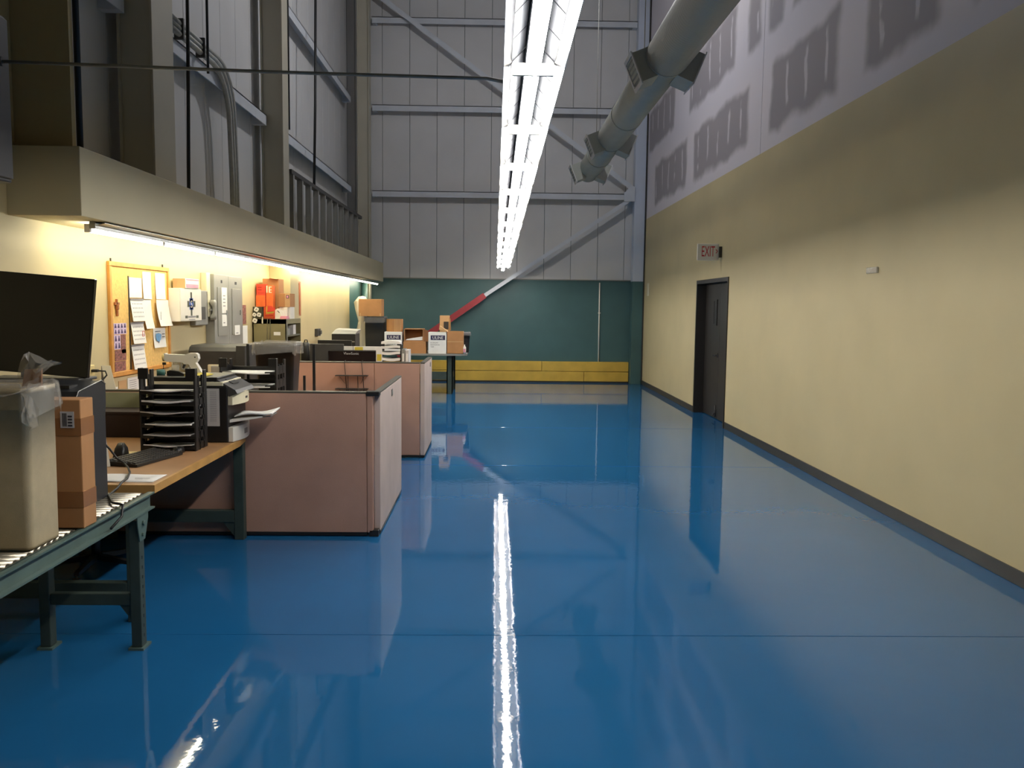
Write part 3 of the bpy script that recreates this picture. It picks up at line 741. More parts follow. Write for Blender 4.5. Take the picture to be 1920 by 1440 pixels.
for yl in (4.13, 1.75):
    for x, s in ((CX1 - 0.062, 1), (CX0 + 0.01, -1)):
        lg = mk('leg', B().box(x, x + 0.052, yl, yl + 0.06, 0.012, 0.66, bev=0.004), M_convd, t)
        b = B(); xo = CX1 - 0.01 if s > 0 else CX0 + 0.006
        b.prism([(yl - 0.025, 0.684), (yl + 0.105, 0.684), (yl + 0.105, 0.655), (yl + 0.062, 0.555), (yl, 0.555), (yl - 0.02, 0.64)], 'x', xo, xo + 0.005)
        mk('bracket_plate', b, M_conv, lg)
        mk('bolt', B().cyl((xo + 0.004, yl + 0.04, 0.64), (xo + 0.016, yl + 0.04, 0.64), 0.013, 6), M_conv, lg); mk('bolt', B().cyl((xo + 0.004, yl + 0.03, 0.585), (xo + 0.014, yl + 0.03, 0.585), 0.010, 6), M_conv, lg)
        mk('foot_plate', B().box(x - 0.012, x + 0.064, yl - 0.012, yl + 0.085, 0, 0.012), M_conv, lg)
        if s > 0:
            b = B()
            for i in range(9): b.box(x + 0.05, x + 0.0535, yl + 0.026, yl + 0.034, 0.06 + i * 0.05, 0.076 + i * 0.05)
            mk('slot', b, M_black, lg)
    mk('crossbar', B().box(CX0 + 0.062, CX1 - 0.062, yl + 0.01, yl + 0.05, 0.225, 0.285, bev=0.004), M_convd, t)
    mk('gusset', B().prism([(CX1 - 0.062, 0.225), (CX1 - 0.125, 0.225), (CX1 - 0.062, 0.14)], 'y', yl + 0.02, yl + 0.03), M_convd, t)

# ================================================================== BINS
def bin_(label, x0, x1, y0, y1, z0, z1, m, bagm, taper=0.86, rad=0.05, drop=0.09, rise=0.015, opening=True):
    cx, cy, hx, hy = (x0 + x1) / 2, (y0 + y1) / 2, (x1 - x0) / 2, (y1 - y0) / 2
    t = thing('waste_bin', label, 'bin', (cx, cy, z0))
    R = []
    for u in (0, 0.02, 0.5, 0.97): R.append(rrect(cx, cy, hx * (taper + (1 - taper) * u), hy * (taper + (1 - taper) * u), rad * (0.7 + 0.3 * u), z0 + (z1 - z0) * u))
    R.append(rrect(cx, cy, hx * 1.015, hy * 1.02, rad, z1 - 0.02)); R.append(rrect(cx, cy, hx * 1.015, hy * 1.02, rad, z1))
    R.append(rrect(cx, cy, hx - 0.008, hy - 0.008, rad * 0.9, z1)); R.append(rrect(cx, cy, hx * taper - 0.006, hy * taper - 0.006, rad * 0.6, z0 + 0.02))
    mk('body', B().loft(R), m, t)
    rg = random.Random(sum(ord(ch) for ch in label))
    n = 12; rings = []
    for lv, (off, z) in enumerate(((-0.014, z1 - 0.12), (-0.010, z1 - 0.01), (0.002, z1 + rise), (0.012, z1), (0.016, z1 - drop * 0.5), (0.018, z1 - drop))):
        ring = rrect(cx, cy, hx + off, hy + off, rad, z, n)
        a = 0.0 if lv == 0 else 0.010
        rings.append([(p[0] + rg.uniform(-a, a) * 0.6, p[1] + rg.uniform(-a, a) * 0.6, p[2] + rg.uniform(-a, a) * (2.2 if lv == 5 else 1.0)) for p in ring])
    # keep folds outside the body
    mk('bag_liner', B().loft(rings, cap0=False, cap1=False), bagm, t)
    return t
t = bin_('beige wastebasket with clear bag on the conveyor', -2.225, -1.79, 3.245, 3.475, 0.77, 1.405, M_beige, M_bag, taper=0.97, rad=0.035, drop=0.10)
# knotted bag tail, crumpled plume
def rag(pts, w, seed, name, par, m=M_bag):
    rg = random.Random(seed); b = B(); nu = len(pts) - 1
    cols = []
    for i, p in enumerate(pts):
        row = []
        for j in range(6):
            v = j / 5 - 0.5
            ww = w[i]
            row.append(b.bm.verts.new((p[0] + v * ww + rg.uniform(-.008, .008), p[1] + rg.uniform(-.02, .02), p[2] + rg.uniform(-.01, .01))))
        cols.append(row)
    for a, c in zip(cols, cols[1:]):
        for j in range(5):
            f = b.bm.faces.new((a[j], a[j + 1], c[j + 1], c[j])); f.smooth = (j % 2 == 0)
    return mk(name, b, m, par)
rag([(-1.80, 3.22, 1.40), (-1.765, 3.21, 1.37), (-1.76, 3.20, 1.32), (-1.755, 3.20, 1.275), (-1.75, 3.20, 1.255)], [0.02, 0.015, 0.05, 0.055, 0.02], 3, 'bag_tail', t)
rag([(-1.93, 3.23, 1.375), (-1.86, 3.23, 1.385), (-1.79, 3.24, 1.40), (-1.745, 3.25, 1.43), (-1.73, 3.25, 1.44)], [0.05, 0.06, 0.05, 0.07, 0.09], 5, 'bag_tail', t)
t2 = thing('bagged_parcel', 'brown cardboard strip wrapped in crumpled clear plastic sticking from beige bin', 'packaging', (-1.93, 3.36, 1.38))
b = B(); b.hexa([(-1.96, 3.35, 1.30), (-1.87, 3.35, 1.30), (-1.87, 3.36, 1.30), (-1.96, 3.36, 1.30), (-1.925, 3.35, 1.47), (-1.86, 3.35, 1.475), (-1.86, 3.36, 1.475), (-1.925, 3.36, 1.47)])
mk('card_strip', b, M_cardd, t2)
rag([(-1.915, 3.335, 1.36), (-1.905, 3.33, 1.41), (-1.895, 3.33, 1.455), (-1.88, 3.33, 1.50), (-1.895, 3.335, 1.535)], [0.10, 0.09, 0.09, 0.12, 0.05], 9, 'plastic_wrap', t2)
rag([(-1.87, 3.33, 1.46), (-1.84, 3.33, 1.49), (-1.80, 3.335, 1.505)], [0.03, 0.06, 0.05], 11, 'plastic_wrap', t2)

for c_ in t2.children: c_.location.x += 0.075
# upright flat carton
t = thing('carton', 'narrow upright brown carton with shipping label beside beige bin', 'carton', (-1.86, 3.635, 0.77))
mk('body', B().box(-2.08, -1.752, 3.58, 3.695, 0.77, 1.325, bev=0.004), M_card, t)
mk('tape', B().box(-2.0801, -1.7505, 3.578, 3.6965, 0.86, 0.93), M_tape, t); mk('tape', B().box(-2.0801, -1.7505, 3.578, 3.6965, 1.17, 1.245), M_tape, t)
lb = mk('shipping_label', B().box(-1.835, -1.778, 3.5755, 3.578, 1.205, 1.275), M_paperg, t)
b = B()
for i in range(5): b.box(-1.826 + i * 0.004, -1.824 + i * 0.004, 3.5745, 3.5757, 1.212, 1.268)
for i in range(4): b.box(-1.803, -1.785, 3.5745, 3.5757, 1.212 + i * 0.013, 1.219 + i * 0.013)
mk('print', b, M_ink, lb)

# black machine with chamfered top
t = thing('office_machine', 'tall black machine with sloped silver-edged top behind the carton', 'machine', (-2.15, 4.0, 0.77))
prof = [(3.80, 0.77), (4.195, 0.77), (4.195, 1.18), (4.205, 1.24), (4.205, 1.335), (4.16, 1.355), (3.93, 1.322), (3.90, 1.285), (3.82, 1.262), (3.80, 1.24)]
mk('body', B().prism(prof, 'x', -2.235, -1.93), mat('charcoal_case', (38, 40, 44), 0.4, var=0.08, scale=9), t)
mk('trim_strip', B().tube([(-1.929, 4.205, 1.335), (-1.929, 4.16, 1.356), (-1.929, 3.93, 1.324), (-1.929, 3.90, 1.286), (-1.929, 3.82, 1.263)], 0.0025, 6), M_steel, t)
mk('paper_slot', B().box(-2.20, -1.99, 3.97, 4.05, 1.33, 1.345), M_black, t)

# big screen
t = thing('monitor', 'large black flat screen leaning above the beige bin', 'monitor', (-2.45, 4.55, 0.781))
def tilt(b, piv):
    m = Matrix.Translation(piv) @ Matrix.Rotation(math.radians(4.4), 4, 'Y') @ Matrix.Rotation(math.radians(-4), 4, 'X') @ Matrix.Translation(-Vector(piv))
    bmesh.ops.transform(b.bm, matrix=m, verts=b.bm.verts[:]); return b
PV = (-2.5, 4.55, 1.34)
mk('screen', tilt(B().box(-2.88, -2.175, 4.53, 4.56, 1.355, 1.885, bev=0.004), PV), M_blackgl, t)
mk('back_shell', tilt(B().box(-2.80, -2.25, 4.56, 4.595, 1.40, 1.83, bev=0.012), PV), M_black, t)
mk('neck', B().box(-2.54, -2.46, 4.56, 4.62, 1.33, 1.6), M_black, t)
mk('stand_base', B().box(-2.70, -2.19, 4.47, 4.68, 1.315, 1.332, bev=0.005), M_dgrey, t)
mk('riser', B().box(-2.68, -2.21, 4.48, 4.67, 0.781, 1.315, bev=0.006), M_black, t)

# ================================================================== DESK 1 ITEMS
def tray_tower(label, x0, x1, y0, y1, z0, n, pitch, top, m=M_black):
    t = thing('letter_tray', label, 'letter tray', ((x0 + x1) / 2, (y0 + y1) / 2, z0))
    for x, s in ((x0, 1), (x1 - 0.012, -1)):
        b = B(); b.box(x, x + 0.012, y0, y0 + 0.05, z0, top, bev=0.003); b.box(x, x + 0.012, y1 - 0.05, y1, z0, top - 0.02, bev=0.003)
        for k in range(n): b.box(x, x + 0.012, y0 + 0.05, y1 - 0.05, z0 + 0.006 + k * pitch, z0 + 0.006 + (k + 0.62) * pitch)
        for yy_ in (0.33, 0.66): b.box(x, x + 0.012, y0 + yy_ * (y1 - y0) - 0.008, y0 + yy_ * (y1 - y0) + 0.008, z0, top - 0.05)
        b.box(x - 0.002, x + s * 0.06 if s > 0 else x + 0.014, y0 - 0.004, y0 + 0.012, top - 0.07, top) if s > 0 else b.box(x + 0.012 - 0.06, x + 0.014, y0 - 0.004, y0 + 0.012, top - 0.07, top)
        mk('side_frame', b, m, t)
    for k in range(n):
        z = z0 + 0.008 + k * pitch
        b = B(); b.box(x0 + 0.012, x1 - 0.012, y0 + 0.02, y1 - 0.005, z, z + 0.006)
        b.box(x0 + 0.012, x0 + 0.09, y0, y0 + 0.022, z, z + 0.026, bev=0.002); b.box(x1 - 0.09, x1 - 0.012, y0, y0 + 0.022, z, z + 0.022, bev=0.002)
        b.box(x0 + 0.012, x1 - 0.012, y1 - 0.01, y1, z, z + 0.045)
        mk('shelf', b, m, t)
    return t
TY0, TY1 = 5.44, 5.66
tray_tower('six-tier black letter tray tower standing in front of the printer', -2.285, -1.925, TY0, TY1, 0.781, 6, 0.072, 1.318)
names6 = ['lowest', 'second lowest', 'third lowest', 'third highest', 'second highest', 'top']
for k in range(6):
    z = 0.781 + 0.018 + k * 0.072; rg = random.Random(40 + k); sk = rg.uniform(-0.02, 0.02); cu = rg.uniform(0.006, 0.016); th = rg.uniform(0.006, 0.012)
    b = B().sheet(lambda u, v: (-2.255 + u * 0.30 + sk * (1 - v), TY0 - 0.02 + v * 0.20 + 0.012 * math.sin(u * 3 + k), z + th + 0.001 + cu * (1 - v) ** 2 * (0.4 + math.cos(u * PI) ** 2)), 8, 6, th)
    solo('paper_stack', b, M_paperg if k % 2 else M_paper, 'white papers on the %s shelf of the six-tier black letter tray' % names6[k], 'papers', 'papers in the six-tier tray')

# multifunction printer
t = thing('printer', 'black and cream multifunction printer with paper sheet taped to its side', 'printer', (-2.05, 6.0, 0.781))
PX0, PX1, PY0, PY1 = -2.35, -1.80, 5.79, 6.21
mk('body', B().box(PX0, PX1 - 0.03, PY0, PY1, 0.781, 1.17, bev=0.008), M_black, t)
mk('scanner_band', B().box(PX0 + 0.004, PX1 - 0.06, PY0 + 0.002, PY1, 1.172, 1.20, bev=0.004), M_cream_pl, t)
mk('scanner_lid', B().box(PX0 + 0.004, PX1 - 0.10, PY0 + 0.006, PY1, 1.202, 1.232, bev=0.006), M_black, t)
mk('control_panel', B().prism([(PX1 - 0.12, 1.225), (PX1 - 0.13, 1.16), (PX1 - 0.02, 1.10), (PX1 + 0.035, 1.12), (PX1 + 0.02, 1.145)], 'y', PY0 + 0.01, PY1), M_dgrey, t)
mk('display', B().hexa([(PX1 - 0.085, 5.92, 1.206), (PX1 - 0.03, 5.92, 1.176), (PX1 - 0.03, 6.06, 1.176), (PX1 - 0.085, 6.06, 1.206), (PX1 - 0.083, 5.92, 1.2085), (PX1 - 0.028, 5.92, 1.1785), (PX1 - 0.028, 6.06, 1.1785), (PX1 - 0.083, 6.06, 1.2085)]), M_black, t)
def arc_front(z0, z1, bulge, xbase):
    pts = [(xbase + bulge * math.sin(PI * i / 10), PY0 + 0.012 + (PY1 - PY0 - 0.03) * i / 10) for i in range(11)]
    return [(xbase - 0.03, PY0 + 0.012)] + pts + [(xbase - 0.03, PY1 - 0.018)]
tr = mk('front_trim', B().prism(arc_front(0, 0, 0.035, PX1 + 0.0), 'z', 1.04, 1.125), M_cream_pl, t)
mk('badge', B().box(PX1 + 0.033, PX1 + 0.037, 5.99, 6.03, 1.07, 1.085), M_ink, tr)
mk('paper_drawer', B().prism(arc_front(0, 0, 0.03, PX1 + 0.0), 'z', 0.785, 0.885), M_white, t)
mk('drawer_pull', B().box(PX1 + 0.028, PX1 + 0.033, 5.97, 6.03, 0.82, 0.855), M_grey, t)
tr = mk('output_tray', B().hexa([(PX1 - 0.03, 5.83, 0.915), (PX1 + 0.18, 5.88, 0.945), (PX1 + 0.18, 6.14, 0.945), (PX1 - 0.03, 6.16, 0.915), (PX1 - 0.03, 5.83, 0.935), (PX1 + 0.18, 5.88, 0.955), (PX1 + 0.18, 6.14, 0.955), (PX1 - 0.03, 6.16, 0.935)]), M_white, t)
mk('wire_stop', B().tube([(PX1 + 0.18, 5.90, 0.948), (PX1 + 0.23, 5.92, 0.95), (PX1 + 0.23, 6.08, 0.955), (PX1 + 0.18, 6.10, 0.95)], 0.004, 6), M_grey, tr)
sh = mk('side_sheet', B().box(-2.02, -1.885, PY0 - 0.002, PY0 - 0.0005, 0.895, 1.155), M_paperg, t)
b = B()
for i in range(17): b.box(-1.99, -1.965, PY0 - 0.0026, PY0 - 0.002, 1.13 - i * 0.0125, 1.1345 - i * 0.0125); b.box(-1.95, -1.905, PY0 - 0.0026, PY0 - 0.002, 1.13 - i * 0.0125, 1.133 - i * 0.0125)
mk('print', b, M_inkl, sh)
solo('paper_stack', B().sheet(lambda u, v: (PX1 - 0.01 + u * 0.26, 5.87 + v * 0.23, 0.957 + 0.03 * u + 0.010 * math.sin(u * 5 + v * 2)), 8, 5, 0.008), M_paper, 'loose white printouts on the printer output tray', 'papers')

# things on the printer lid
LZ = 1.234
t = thing('spray_gun', 'white cordless pistol-shaped sprayer standing on the printer lid', 'sprayer', (-2.16, 6.03, LZ))
GY = 6.02
g = [(-2.335, 1.365), (-2.335, 1.335), (-2.325, 1.322), (-2.21, 1.318), (-2.195, 1.305), (-2.165, 1.305), (-2.135, 1.25), (-2.13, 1.236), (-2.07, 1.236), (-2.075, 1.25), (-2.115, 1.315), (-2.105, 1.328), (-2.095, 1.345), (-2.10, 1.375), (-2.115, 1.385), (-2.16, 1.385), (-2.19, 1.372), (-2.325, 1.375), (-2.33, 1.382), (-2.338, 1.378)]
mk('body', B().prism(g, 'y', GY - 0.022, GY + 0.022), M_white, t)
mk('nozzle', B().cyl((-2.335, GY, 1.35), (-2.35, GY, 1.35), 0.026), M_outlet, t)
mk('trigger', B().prism([(-2.205, 1.305), (-2.215, 1.28), (-2.205, 1.272), (-2.193, 1.30)], 'y', GY - 0.008, GY + 0.008), M_dgrey, t)
mk('trigger_guard', B().tube([(-2.225, GY, 1.318), (-2.22, GY, 1.27), (-2.19, GY, 1.265), (-2.165, GY, 1.285)], 0.005, 6), M_white, t)
mk('bottle', B().cyl((-2.265, GY, 1.236), (-2.265, GY, 1.30), 0.026, 16).cyl((-2.265, GY, 1.30), (-2.265, GY, 1.32), 0.018, 14), M_clear, t)
mk('base_foot', B().box(-2.15, -2.065, GY - 0.03, GY + 0.03, LZ, 1.242, bev=0.004), M_white, t)
mk('screw', B().cyl((-2.118, GY - 0.0225, 1.356), (-2.118, GY - 0.025, 1.356), 0.005, 8), M_dgrey, t)
solo('tape_roll', B().cyl((-2.335, 5.86, LZ + 0.022), (-2.285, 5.88, LZ + 0.022), 0.022, 18).cyl((-2.283, 5.8808, LZ + 0.022), (-2.28, 5.882, LZ + 0.022), 0.012, 12), M_green, 'dark teal tape roll on the printer lid', 'tape roll')
solo('stapler', B().prism([(-2.27, LZ), (-2.15, LZ), (-2.15, LZ + 0.012), (-2.19, LZ + 0.03), (-2.25, LZ + 0.038), (-2.27, LZ + 0.03)], 'y', 5.87, 5.905), M_black, 'black stapler on the printer lid beside the yellow folder', 'stapler')
solo('folder', B().sheet(lambda u, v: (-2.14 + u * 0.155, 5.84 + v * 0.14, LZ + 0.006 + 0.010 * u * (1 - u) * 4 * v), 6, 4, 0.004), M_yel, 'yellow folder lying on the printer lid', 'folder')
solo('cable_adapter', B().box(-2.345, -2.32, 5.985, 6.0, 1.30, 1.318, bev=0.003).cyl((-2.336, 5.99, 1.30), (-2.343, 5.99, 1.236), 0.0025, 6), M_black, 'small black plug hanging at the sprayer nozzle', 'plug')

# keyboard, mouse, papers
t = thing('keyboard', 'black computer keyboard lying on the brown desk', 'keyboard', (-2.13, 5.1, 0.781))
b = B().hexa([(-2.235, 4.90, 0.783), (-2.02, 4.90, 0.783), (-2.02, 5.34, 0.783), (-2.235, 5.34, 0.783), (-2.235, 4.90, 0.812), (-2.02, 4.90, 0.797), (-2.02, 5.34, 0.797), (-2.235, 5.34, 0.812)])
mk('body', b, M_black, t)
for i in range(6):
    x0 = -2.225 + i * 0.033
    zt = 0.813 - (x0 + 2.235) / 0.215 * 0.015
    b = B()
    for j in range(18): b.box(x0, x0 + 0.022, 4.91 + j * 0.0237, 4.929 + j * 0.0237, zt - 0.004, zt + 0.006, bev=0.0)
    mk('key_row', b, M_dgrey, t)
t.rotation_euler = (0, 0, math.radians(-14))
t = thing('mouse', 'black computer mouse beside the keyboard under the tray tower edge', 'mouse', (-2.02, 5.40, 0.781))
mk('body', B().loft([rrect(-2.02, 5.385, 0.03, 0.05, 0.028, 0.781), rrect(-2.02, 5.385, 0.032, 0.052, 0.03, 0.795), rrect(-2.02, 5.385, 0.026, 0.044, 0.024, 0.812), rrect(-2.02, 5.385, 0.012, 0.025, 0.011, 0.819)]), M_black, t)
mk('wheel', B().cyl((-2.024, 5.355, 0.815), (-2.016, 5.355, 0.815), 0.007, 10), M_dgrey, t)
t = thing('paper_sheet', 'white paper sheets lying flat at the near edge of the desk', 'paper', (-2.0, 4.58, 0.781))
mk('sheet', B().sheet(lambda u, v: (-2.19 + u * 0.37 + v * 0.0, 4.475 + v * 0.20, 0.784 + 0.002 * math.sin(6 * u)), 6, 4, 0.002), M_paper, t)
b = B(); b.box(-1.95, -1.87, 4.56, 4.565, 0.7862, 0.7866); b.box(-1.94, -1.90, 4.535, 4.54, 0.7862, 0.7866); mk('print', b, M_inkl, t)
solo('propped_card', B().hexa([(-2.44, 4.86, 0.782), (-2.235, 4.90, 0.782), (-2.233, 4.895, 0.782), (-2.438, 4.855, 0.782), (-2.48, 4.98, 0.98), (-2.315, 5.02, 0.98), (-2.313, 5.015, 0.98), (-2.478, 4.975, 0.98)]), M_white, 'white card leaning on the desk behind the black machine', 'card')
solo('notepad', B().box(-2.35, -2.20, 5.19, 5.31, 0.782, 0.800), M_outlet, 'tan notepad on the desk behind the keyboard', 'notepad')
solo('desk_phone_dock', B().loft([rrect(-2.27, 5.12, 0.04, 0.05, 0.02, 0.782), rrect(-2.275, 5.14, 0.03, 0.035, 0.015, 0.85), rrect(-2.28, 5.15, 0.015, 0.02, 0.01, 0.88)]), M_black, 'small black upright device behind the keyboard', 'device')
solo('power_cord', B().tube([(-2.24, 4.80, 0.955), (-2.20, 4.82, 0.90), (-2.18, 4.86, 0.84), (-2.13, 4.84, 0.815), (-2.08, 4.78, 0.80), (-2.02, 4.66, 0.797), (-1.965, 4.5, 0.796), (-1.955, 4.41, 0.795), (-1.955, 4.36, 0.775), (-1.93, 4.2, 0.772), (-1.83, 4.02, 0.778), (-1.74, 3.93, 0.790), (-1.735, 3.90, 0.74), (-1.74, 3.80, 0.71)], 0.006, 8), M_cable, 'black power cord trailing over the desk edge onto the conveyor', 'cord')
# dark file box and sage sheets by the partition
t = thing('file_box', 'dark maroon storage box against the partition left of the trays', 'box', (-2.55, 6.1, 0.781))
mk('body', B().box(-2.88, -2.37, 5.98, 6.225, 0.781, 0.945, bev=0.005), M_maroon, t); mk('lid', B().box(-2.885, -2.365, 5.975, 6.23, 0.945, 0.965, bev=0.004), M_maroon, t)
solo('hanging_sheet', B().box(-2.885, -2.40, 6.226, 6.2385, 0.965, PH - 0.02), M_sage, 'sage green sheet hanging on the partition left of the trays', 'sheet')
solo('folder', B().box(-2.44, -2.35, 6.19, 6.215, 0.967, 1.03), M_dkgreen, 'dark green folder edge beside the sage sheet', 'folder')

# ================================================================== LEFT WALL ITEMS
def wallbox(b, y0, y1, z0, z1, d0, d1, bev=0.0): return b.box(XL + d0, XL + d1, y0, y1, z0, z1, bev)
t = thing('bulletin_board', 'cork bulletin board with oak frame on the left wall', 'bulletin board', (XL + 0.01, 7.03, 1.16))
BY0, BY1, BZ0, BZ1 = 6.44, 7.61, 1.165, 2.045
mk('cork', wallbox(B(), BY0 + 0.03, BY1 - 0.03, BZ0 + 0.03, BZ1 - 0.03, 0.0, 0.012), M_cork, t)
for (a, c, e, f) in ((BY0, BY1, BZ1 - 0.035, BZ1), (BY0, BY1, BZ0, BZ0 + 0.035), (BY0, BY0 + 0.035, BZ0 + 0.035, BZ1 - 0.035), (BY1 - 0.035, BY1, BZ0 + 0.035, BZ1 - 0.035)):
    mk('frame_rail', wallbox(B(), a, c, e, f, 0.0, 0.024, 0.004), M_oak, t)
for y in (6.5, 7.5): mk('hook', wallbox(B(), y, y + 0.012, BZ1, BZ1 + 0.025, 0.0, 0.01), M_base, t)
D0 = 0.0135
def pin_sheet(name, label, cat, y0, y1, z0, z1, m, d0=D0, curl=0.02, group=None):
    t = thing(name, label, cat, (XL + d0, (y0 + y1) / 2, z0), group)
    b = B(); n = 5
    vs = []
    for i in range(n + 1):
        v = i / n
        x = XL + d0 + 0.002 + curl * (1 - v) ** 2
        vs.append([b.bm.verts.new((x, y0, z0 + (z1 - z0) * v)), b.bm.verts.new((x, y1, z0 + (z1 - z0) * v))])
    for a, c in zip(vs, vs[1:]):
        f = b.bm.faces.new((a[0], a[1], c[1], c[0])); f.smooth = True
    mk('sheet', b, m, t)
    return t
# three-month calendar
t = thing('wall_calendar', 'long white hanging calendar with month sheets on the cork board', 'calendar', (XL + D0, 6.8, 1.19))
mk('header', wallbox(B(), 6.79, 7.03, 1.775, 1.935, D0, D0 + 0.003), M_paper, t)
mk('clip_bar', wallbox(B(), 6.775, 6.79, 1.19, 1.945, D0, D0 + 0.004), M_base, t)
for i, (z0, z1) in enumerate(((1.585, 1.765), (1.405, 1.575), (1.20, 1.395))):
    s_ = mk('month_sheet', B().hexa([(XL + D0 + 0.03, 6.79, z0), (XL + D0 + 0.028, 6.79, z0), (XL + D0 + 0.028, 7.03, z0), (XL + D0 + 0.03, 7.03, z0), (XL + D0 + 0.006, 6.79, z1), (XL + D0 + 0.004, 6.79, z1), (XL + D0 + 0.004, 7.03, z1), (XL + D0 + 0.006, 7.03, z1)]), M_paper, t)
    mk('rail_bar', wallbox(B(), 6.785, 7.035, z1 - 0.012, z1 + 0.003, D0, D0 + 0.012), M_inkl, s_)
    b = B()
    for r in range(4):
        for c in range(7):
            y = 6.82 + c * 0.029; v = 0.14 + r * 0.19; z = z0 + (z1 - z0) * (0.95 - v) ; x = XL + D0 + 0.0075 + 0.024 * v
            b.box(x, x + 0.0015, y, y + 0.009, z - 0.012, z)
    mk('print', b, M_inkl, s_)
    if i == 1:
        x = XL + D0 + 0.024; mk('marker_frame', bar_b := B().box(x, x + 0.002, 6.965, 7.005, 1.46, 1.464).box(x, x + 0.002, 6.965, 7.005, 1.50, 1.504).box(x, x + 0.002, 6.965, 6.969, 1.46, 1.504).box(x, x + 0.002, 7.001, 7.005, 1.46, 1.504), M_redink, s_)
pin_sheet('paper_sheet', 'upper blank white sheet pinned right of the calendar', 'paper', 7.05, 7.22, 1.765, 1.99, M_paper, curl=0.006)
pin_sheet('paper_sheet', 'lower blank white sheet pinned right of the calendar', 'paper', 7.04, 7.21, 1.52, 1.76, M_paper, curl=0.03)
pin_sheet('paper_sheet', 'upper white notice by the right frame of the cork board', 'paper', 7.31, 7.52, 1.765, 1.99, M_paper, curl=0.006)
t = pin_sheet('paper_sheet', 'lower white notice curling off the right frame of the cork board', 'paper', 7.29, 7.56, 1.535, 1.76, M_paper, d0=0.026, curl=0.035)
b = B(); [b.box(XL + 0.048, XL + 0.05, 7.33, 7.338, 1.59 + i * 0.012, 1.598 + i * 0.012) for i in range(6)]; mk('print', b, M_inkl, t)
t = pin_sheet('map_print', 'white sheet with small blue map pinned low on the cork board', 'paper', 7.24, 7.50, 1.35, 1.52, M_paper, curl=0.01)
x = XL + D0 + 0.012
mk('map', B().prism([(7.27, 1.47), (7.33, 1.475), (7.38, 1.465), (7.385, 1.45), (7.37, 1.42), (7.345, 1.405), (7.335, 1.39), (7.325, 1.405), (7.29, 1.41), (7.275, 1.43)], 'x', x, x + 0.002), M_bluel, t)
mk('print', B().box(x, x + 0.002, 7.405, 7.46, 1.462, 1.468).box(x, x + 0.002, 7.405, 7.46, 1.438, 1.444).box(x - 0.006, x - 0.004, 7.27, 7.38, 1.488, 1.493), M_ink, t)
def portraits(label, y0, y1, z0, z1, ny, nz):
    t = thing('photo_sheet', label, 'photos', (XL + D0, (y0 + y1) / 2, z0))
    mk('sheet', wallbox(B(), y0, y1, z0, z1, D0, D0 + 0.002), M_photo2, t)
    for i in range(ny):
        for j in range(nz):
            yc = y0 + (i + 0.5) * (y1 - y0) / ny; zc = z0 + (j + 0.5) * (z1 - z0) / nz; hh = (z1 - z0) / nz * 0.36; hw = (y1 - y0) / ny * 0.3
            mk('portrait', B().prism([(yc - hw, zc - hh), (yc + hw, zc - hh), (yc + hw * .7, zc), (yc + hw * .4, zc + hh * .3), (yc + hw * .4, zc + hh), (yc - hw * .4, zc + hh), (yc - hw * .4, zc + hh * .3), (yc - hw * .7, zc)], 'x', XL + D0 + 0.002, XL + D0 + 0.0035), M_purple, t)
portraits('small sheet of eight portrait photos pinned left on the cork board', 6.50, 6.72, 1.49, 1.575, 4, 2)
portraits('small sheet of four portrait photos below the eight portraits', 6.50, 6.61, 1.375, 1.485, 2, 2)
for lb, y0, y1, z0, z1 in (('tall dark snapshot beside the four portraits on the cork board', 6.62, 6.70, 1.34, 1.485), ('upper group snapshot on the lower left of the cork board', 6.505, 6.70, 1.285, 1.37), ('lowest group snapshot in the left corner of the cork board', 6.50, 6.69, 1.205, 1.28)):
    solo('snapshot', wallbox(B(), y0, y1, z0, z1, D0, D0 + 0.003), M_photo, lb, 'photo')
b = B(); x = XL + D0
b.box(x, x + 0.012, 6.545, 6.560, 1.64, 1.76); b.box(x, x + 0.012, 6.515, 6.59, 1.715, 1.735); b.box(x, x + 0.02, 6.535, 6.57, 1.68, 1.72, bev=0.006); b.box(x, x + 0.016, 6.54, 6.565, 1.63, 1.68, bev=0.005)
solo('cross_ornament', b, M_brownfig, 'small brown cross ornament hanging on the cork board', 'ornament')
# papers under the board
def wall_sheet(label, y0, y1, z0, z1, m, lines=0, par=None):
    t = thing('paper_sheet', label, 'paper', (XL + 0.002, (y0 + y1) / 2, z0))
    mk('sheet', wallbox(B(), y0, y1, z0, z1, 0.001, 0.004), m, t)
    if lines:
        b = B()
        for i in range(lines): wallbox(b, y0 + 0.03, y1 - 0.05, z1 - 0.025 - i * 0.017, z1 - 0.0215 - i * 0.017, 0.004, 0.005)
        mk('print', b, M_inkl, t)
    return t
wall_sheet('printed white form on the wall under the cork board', 6.74, 6.95, 1.0, 1.135, M_paper, 5)
wall_sheet('tan card on the wall left of the printed form', 6.58, 6.72, 1.0, 1.125, M_card2)
wall_sheet('small white note on the wall beneath the tent card', 6.40, 6.56, 1.0, 1.085, M_paper)
wall_sheet('white sheet edge on the wall right of the printed form', 6.96, 7.10, 1.0, 1.14, M_paper)
# outlet with plug
t = thing('wall_outlet', 'almond outlet with black plug on the left wall by the screen', 'outlet', (XL + 0.02, 6.14, 1.2))
mk('plate', wallbox(B(), 6.02, 6.145, 1.20, 1.285, 0.0, 0.03, 0.006), M_outlet, t)
mk('plug', wallbox(B(), 6.08, 6.115, 1.235, 1.255, 0.03, 0.075, 0.005), M_black, t)
mk('cord', B().tube([(XL + 0.07, 6.10, 1.245), (XL + 0.11, 6.13, 1.24), (XL + 0.115, 6.14, 1.21), (XL + 0.09, 6.11, 1.17), (XL + 0.05, 6.04, 1.15), (XL + 0.03, 5.94, 1.13)], 0.006, 8), M_cable, t)
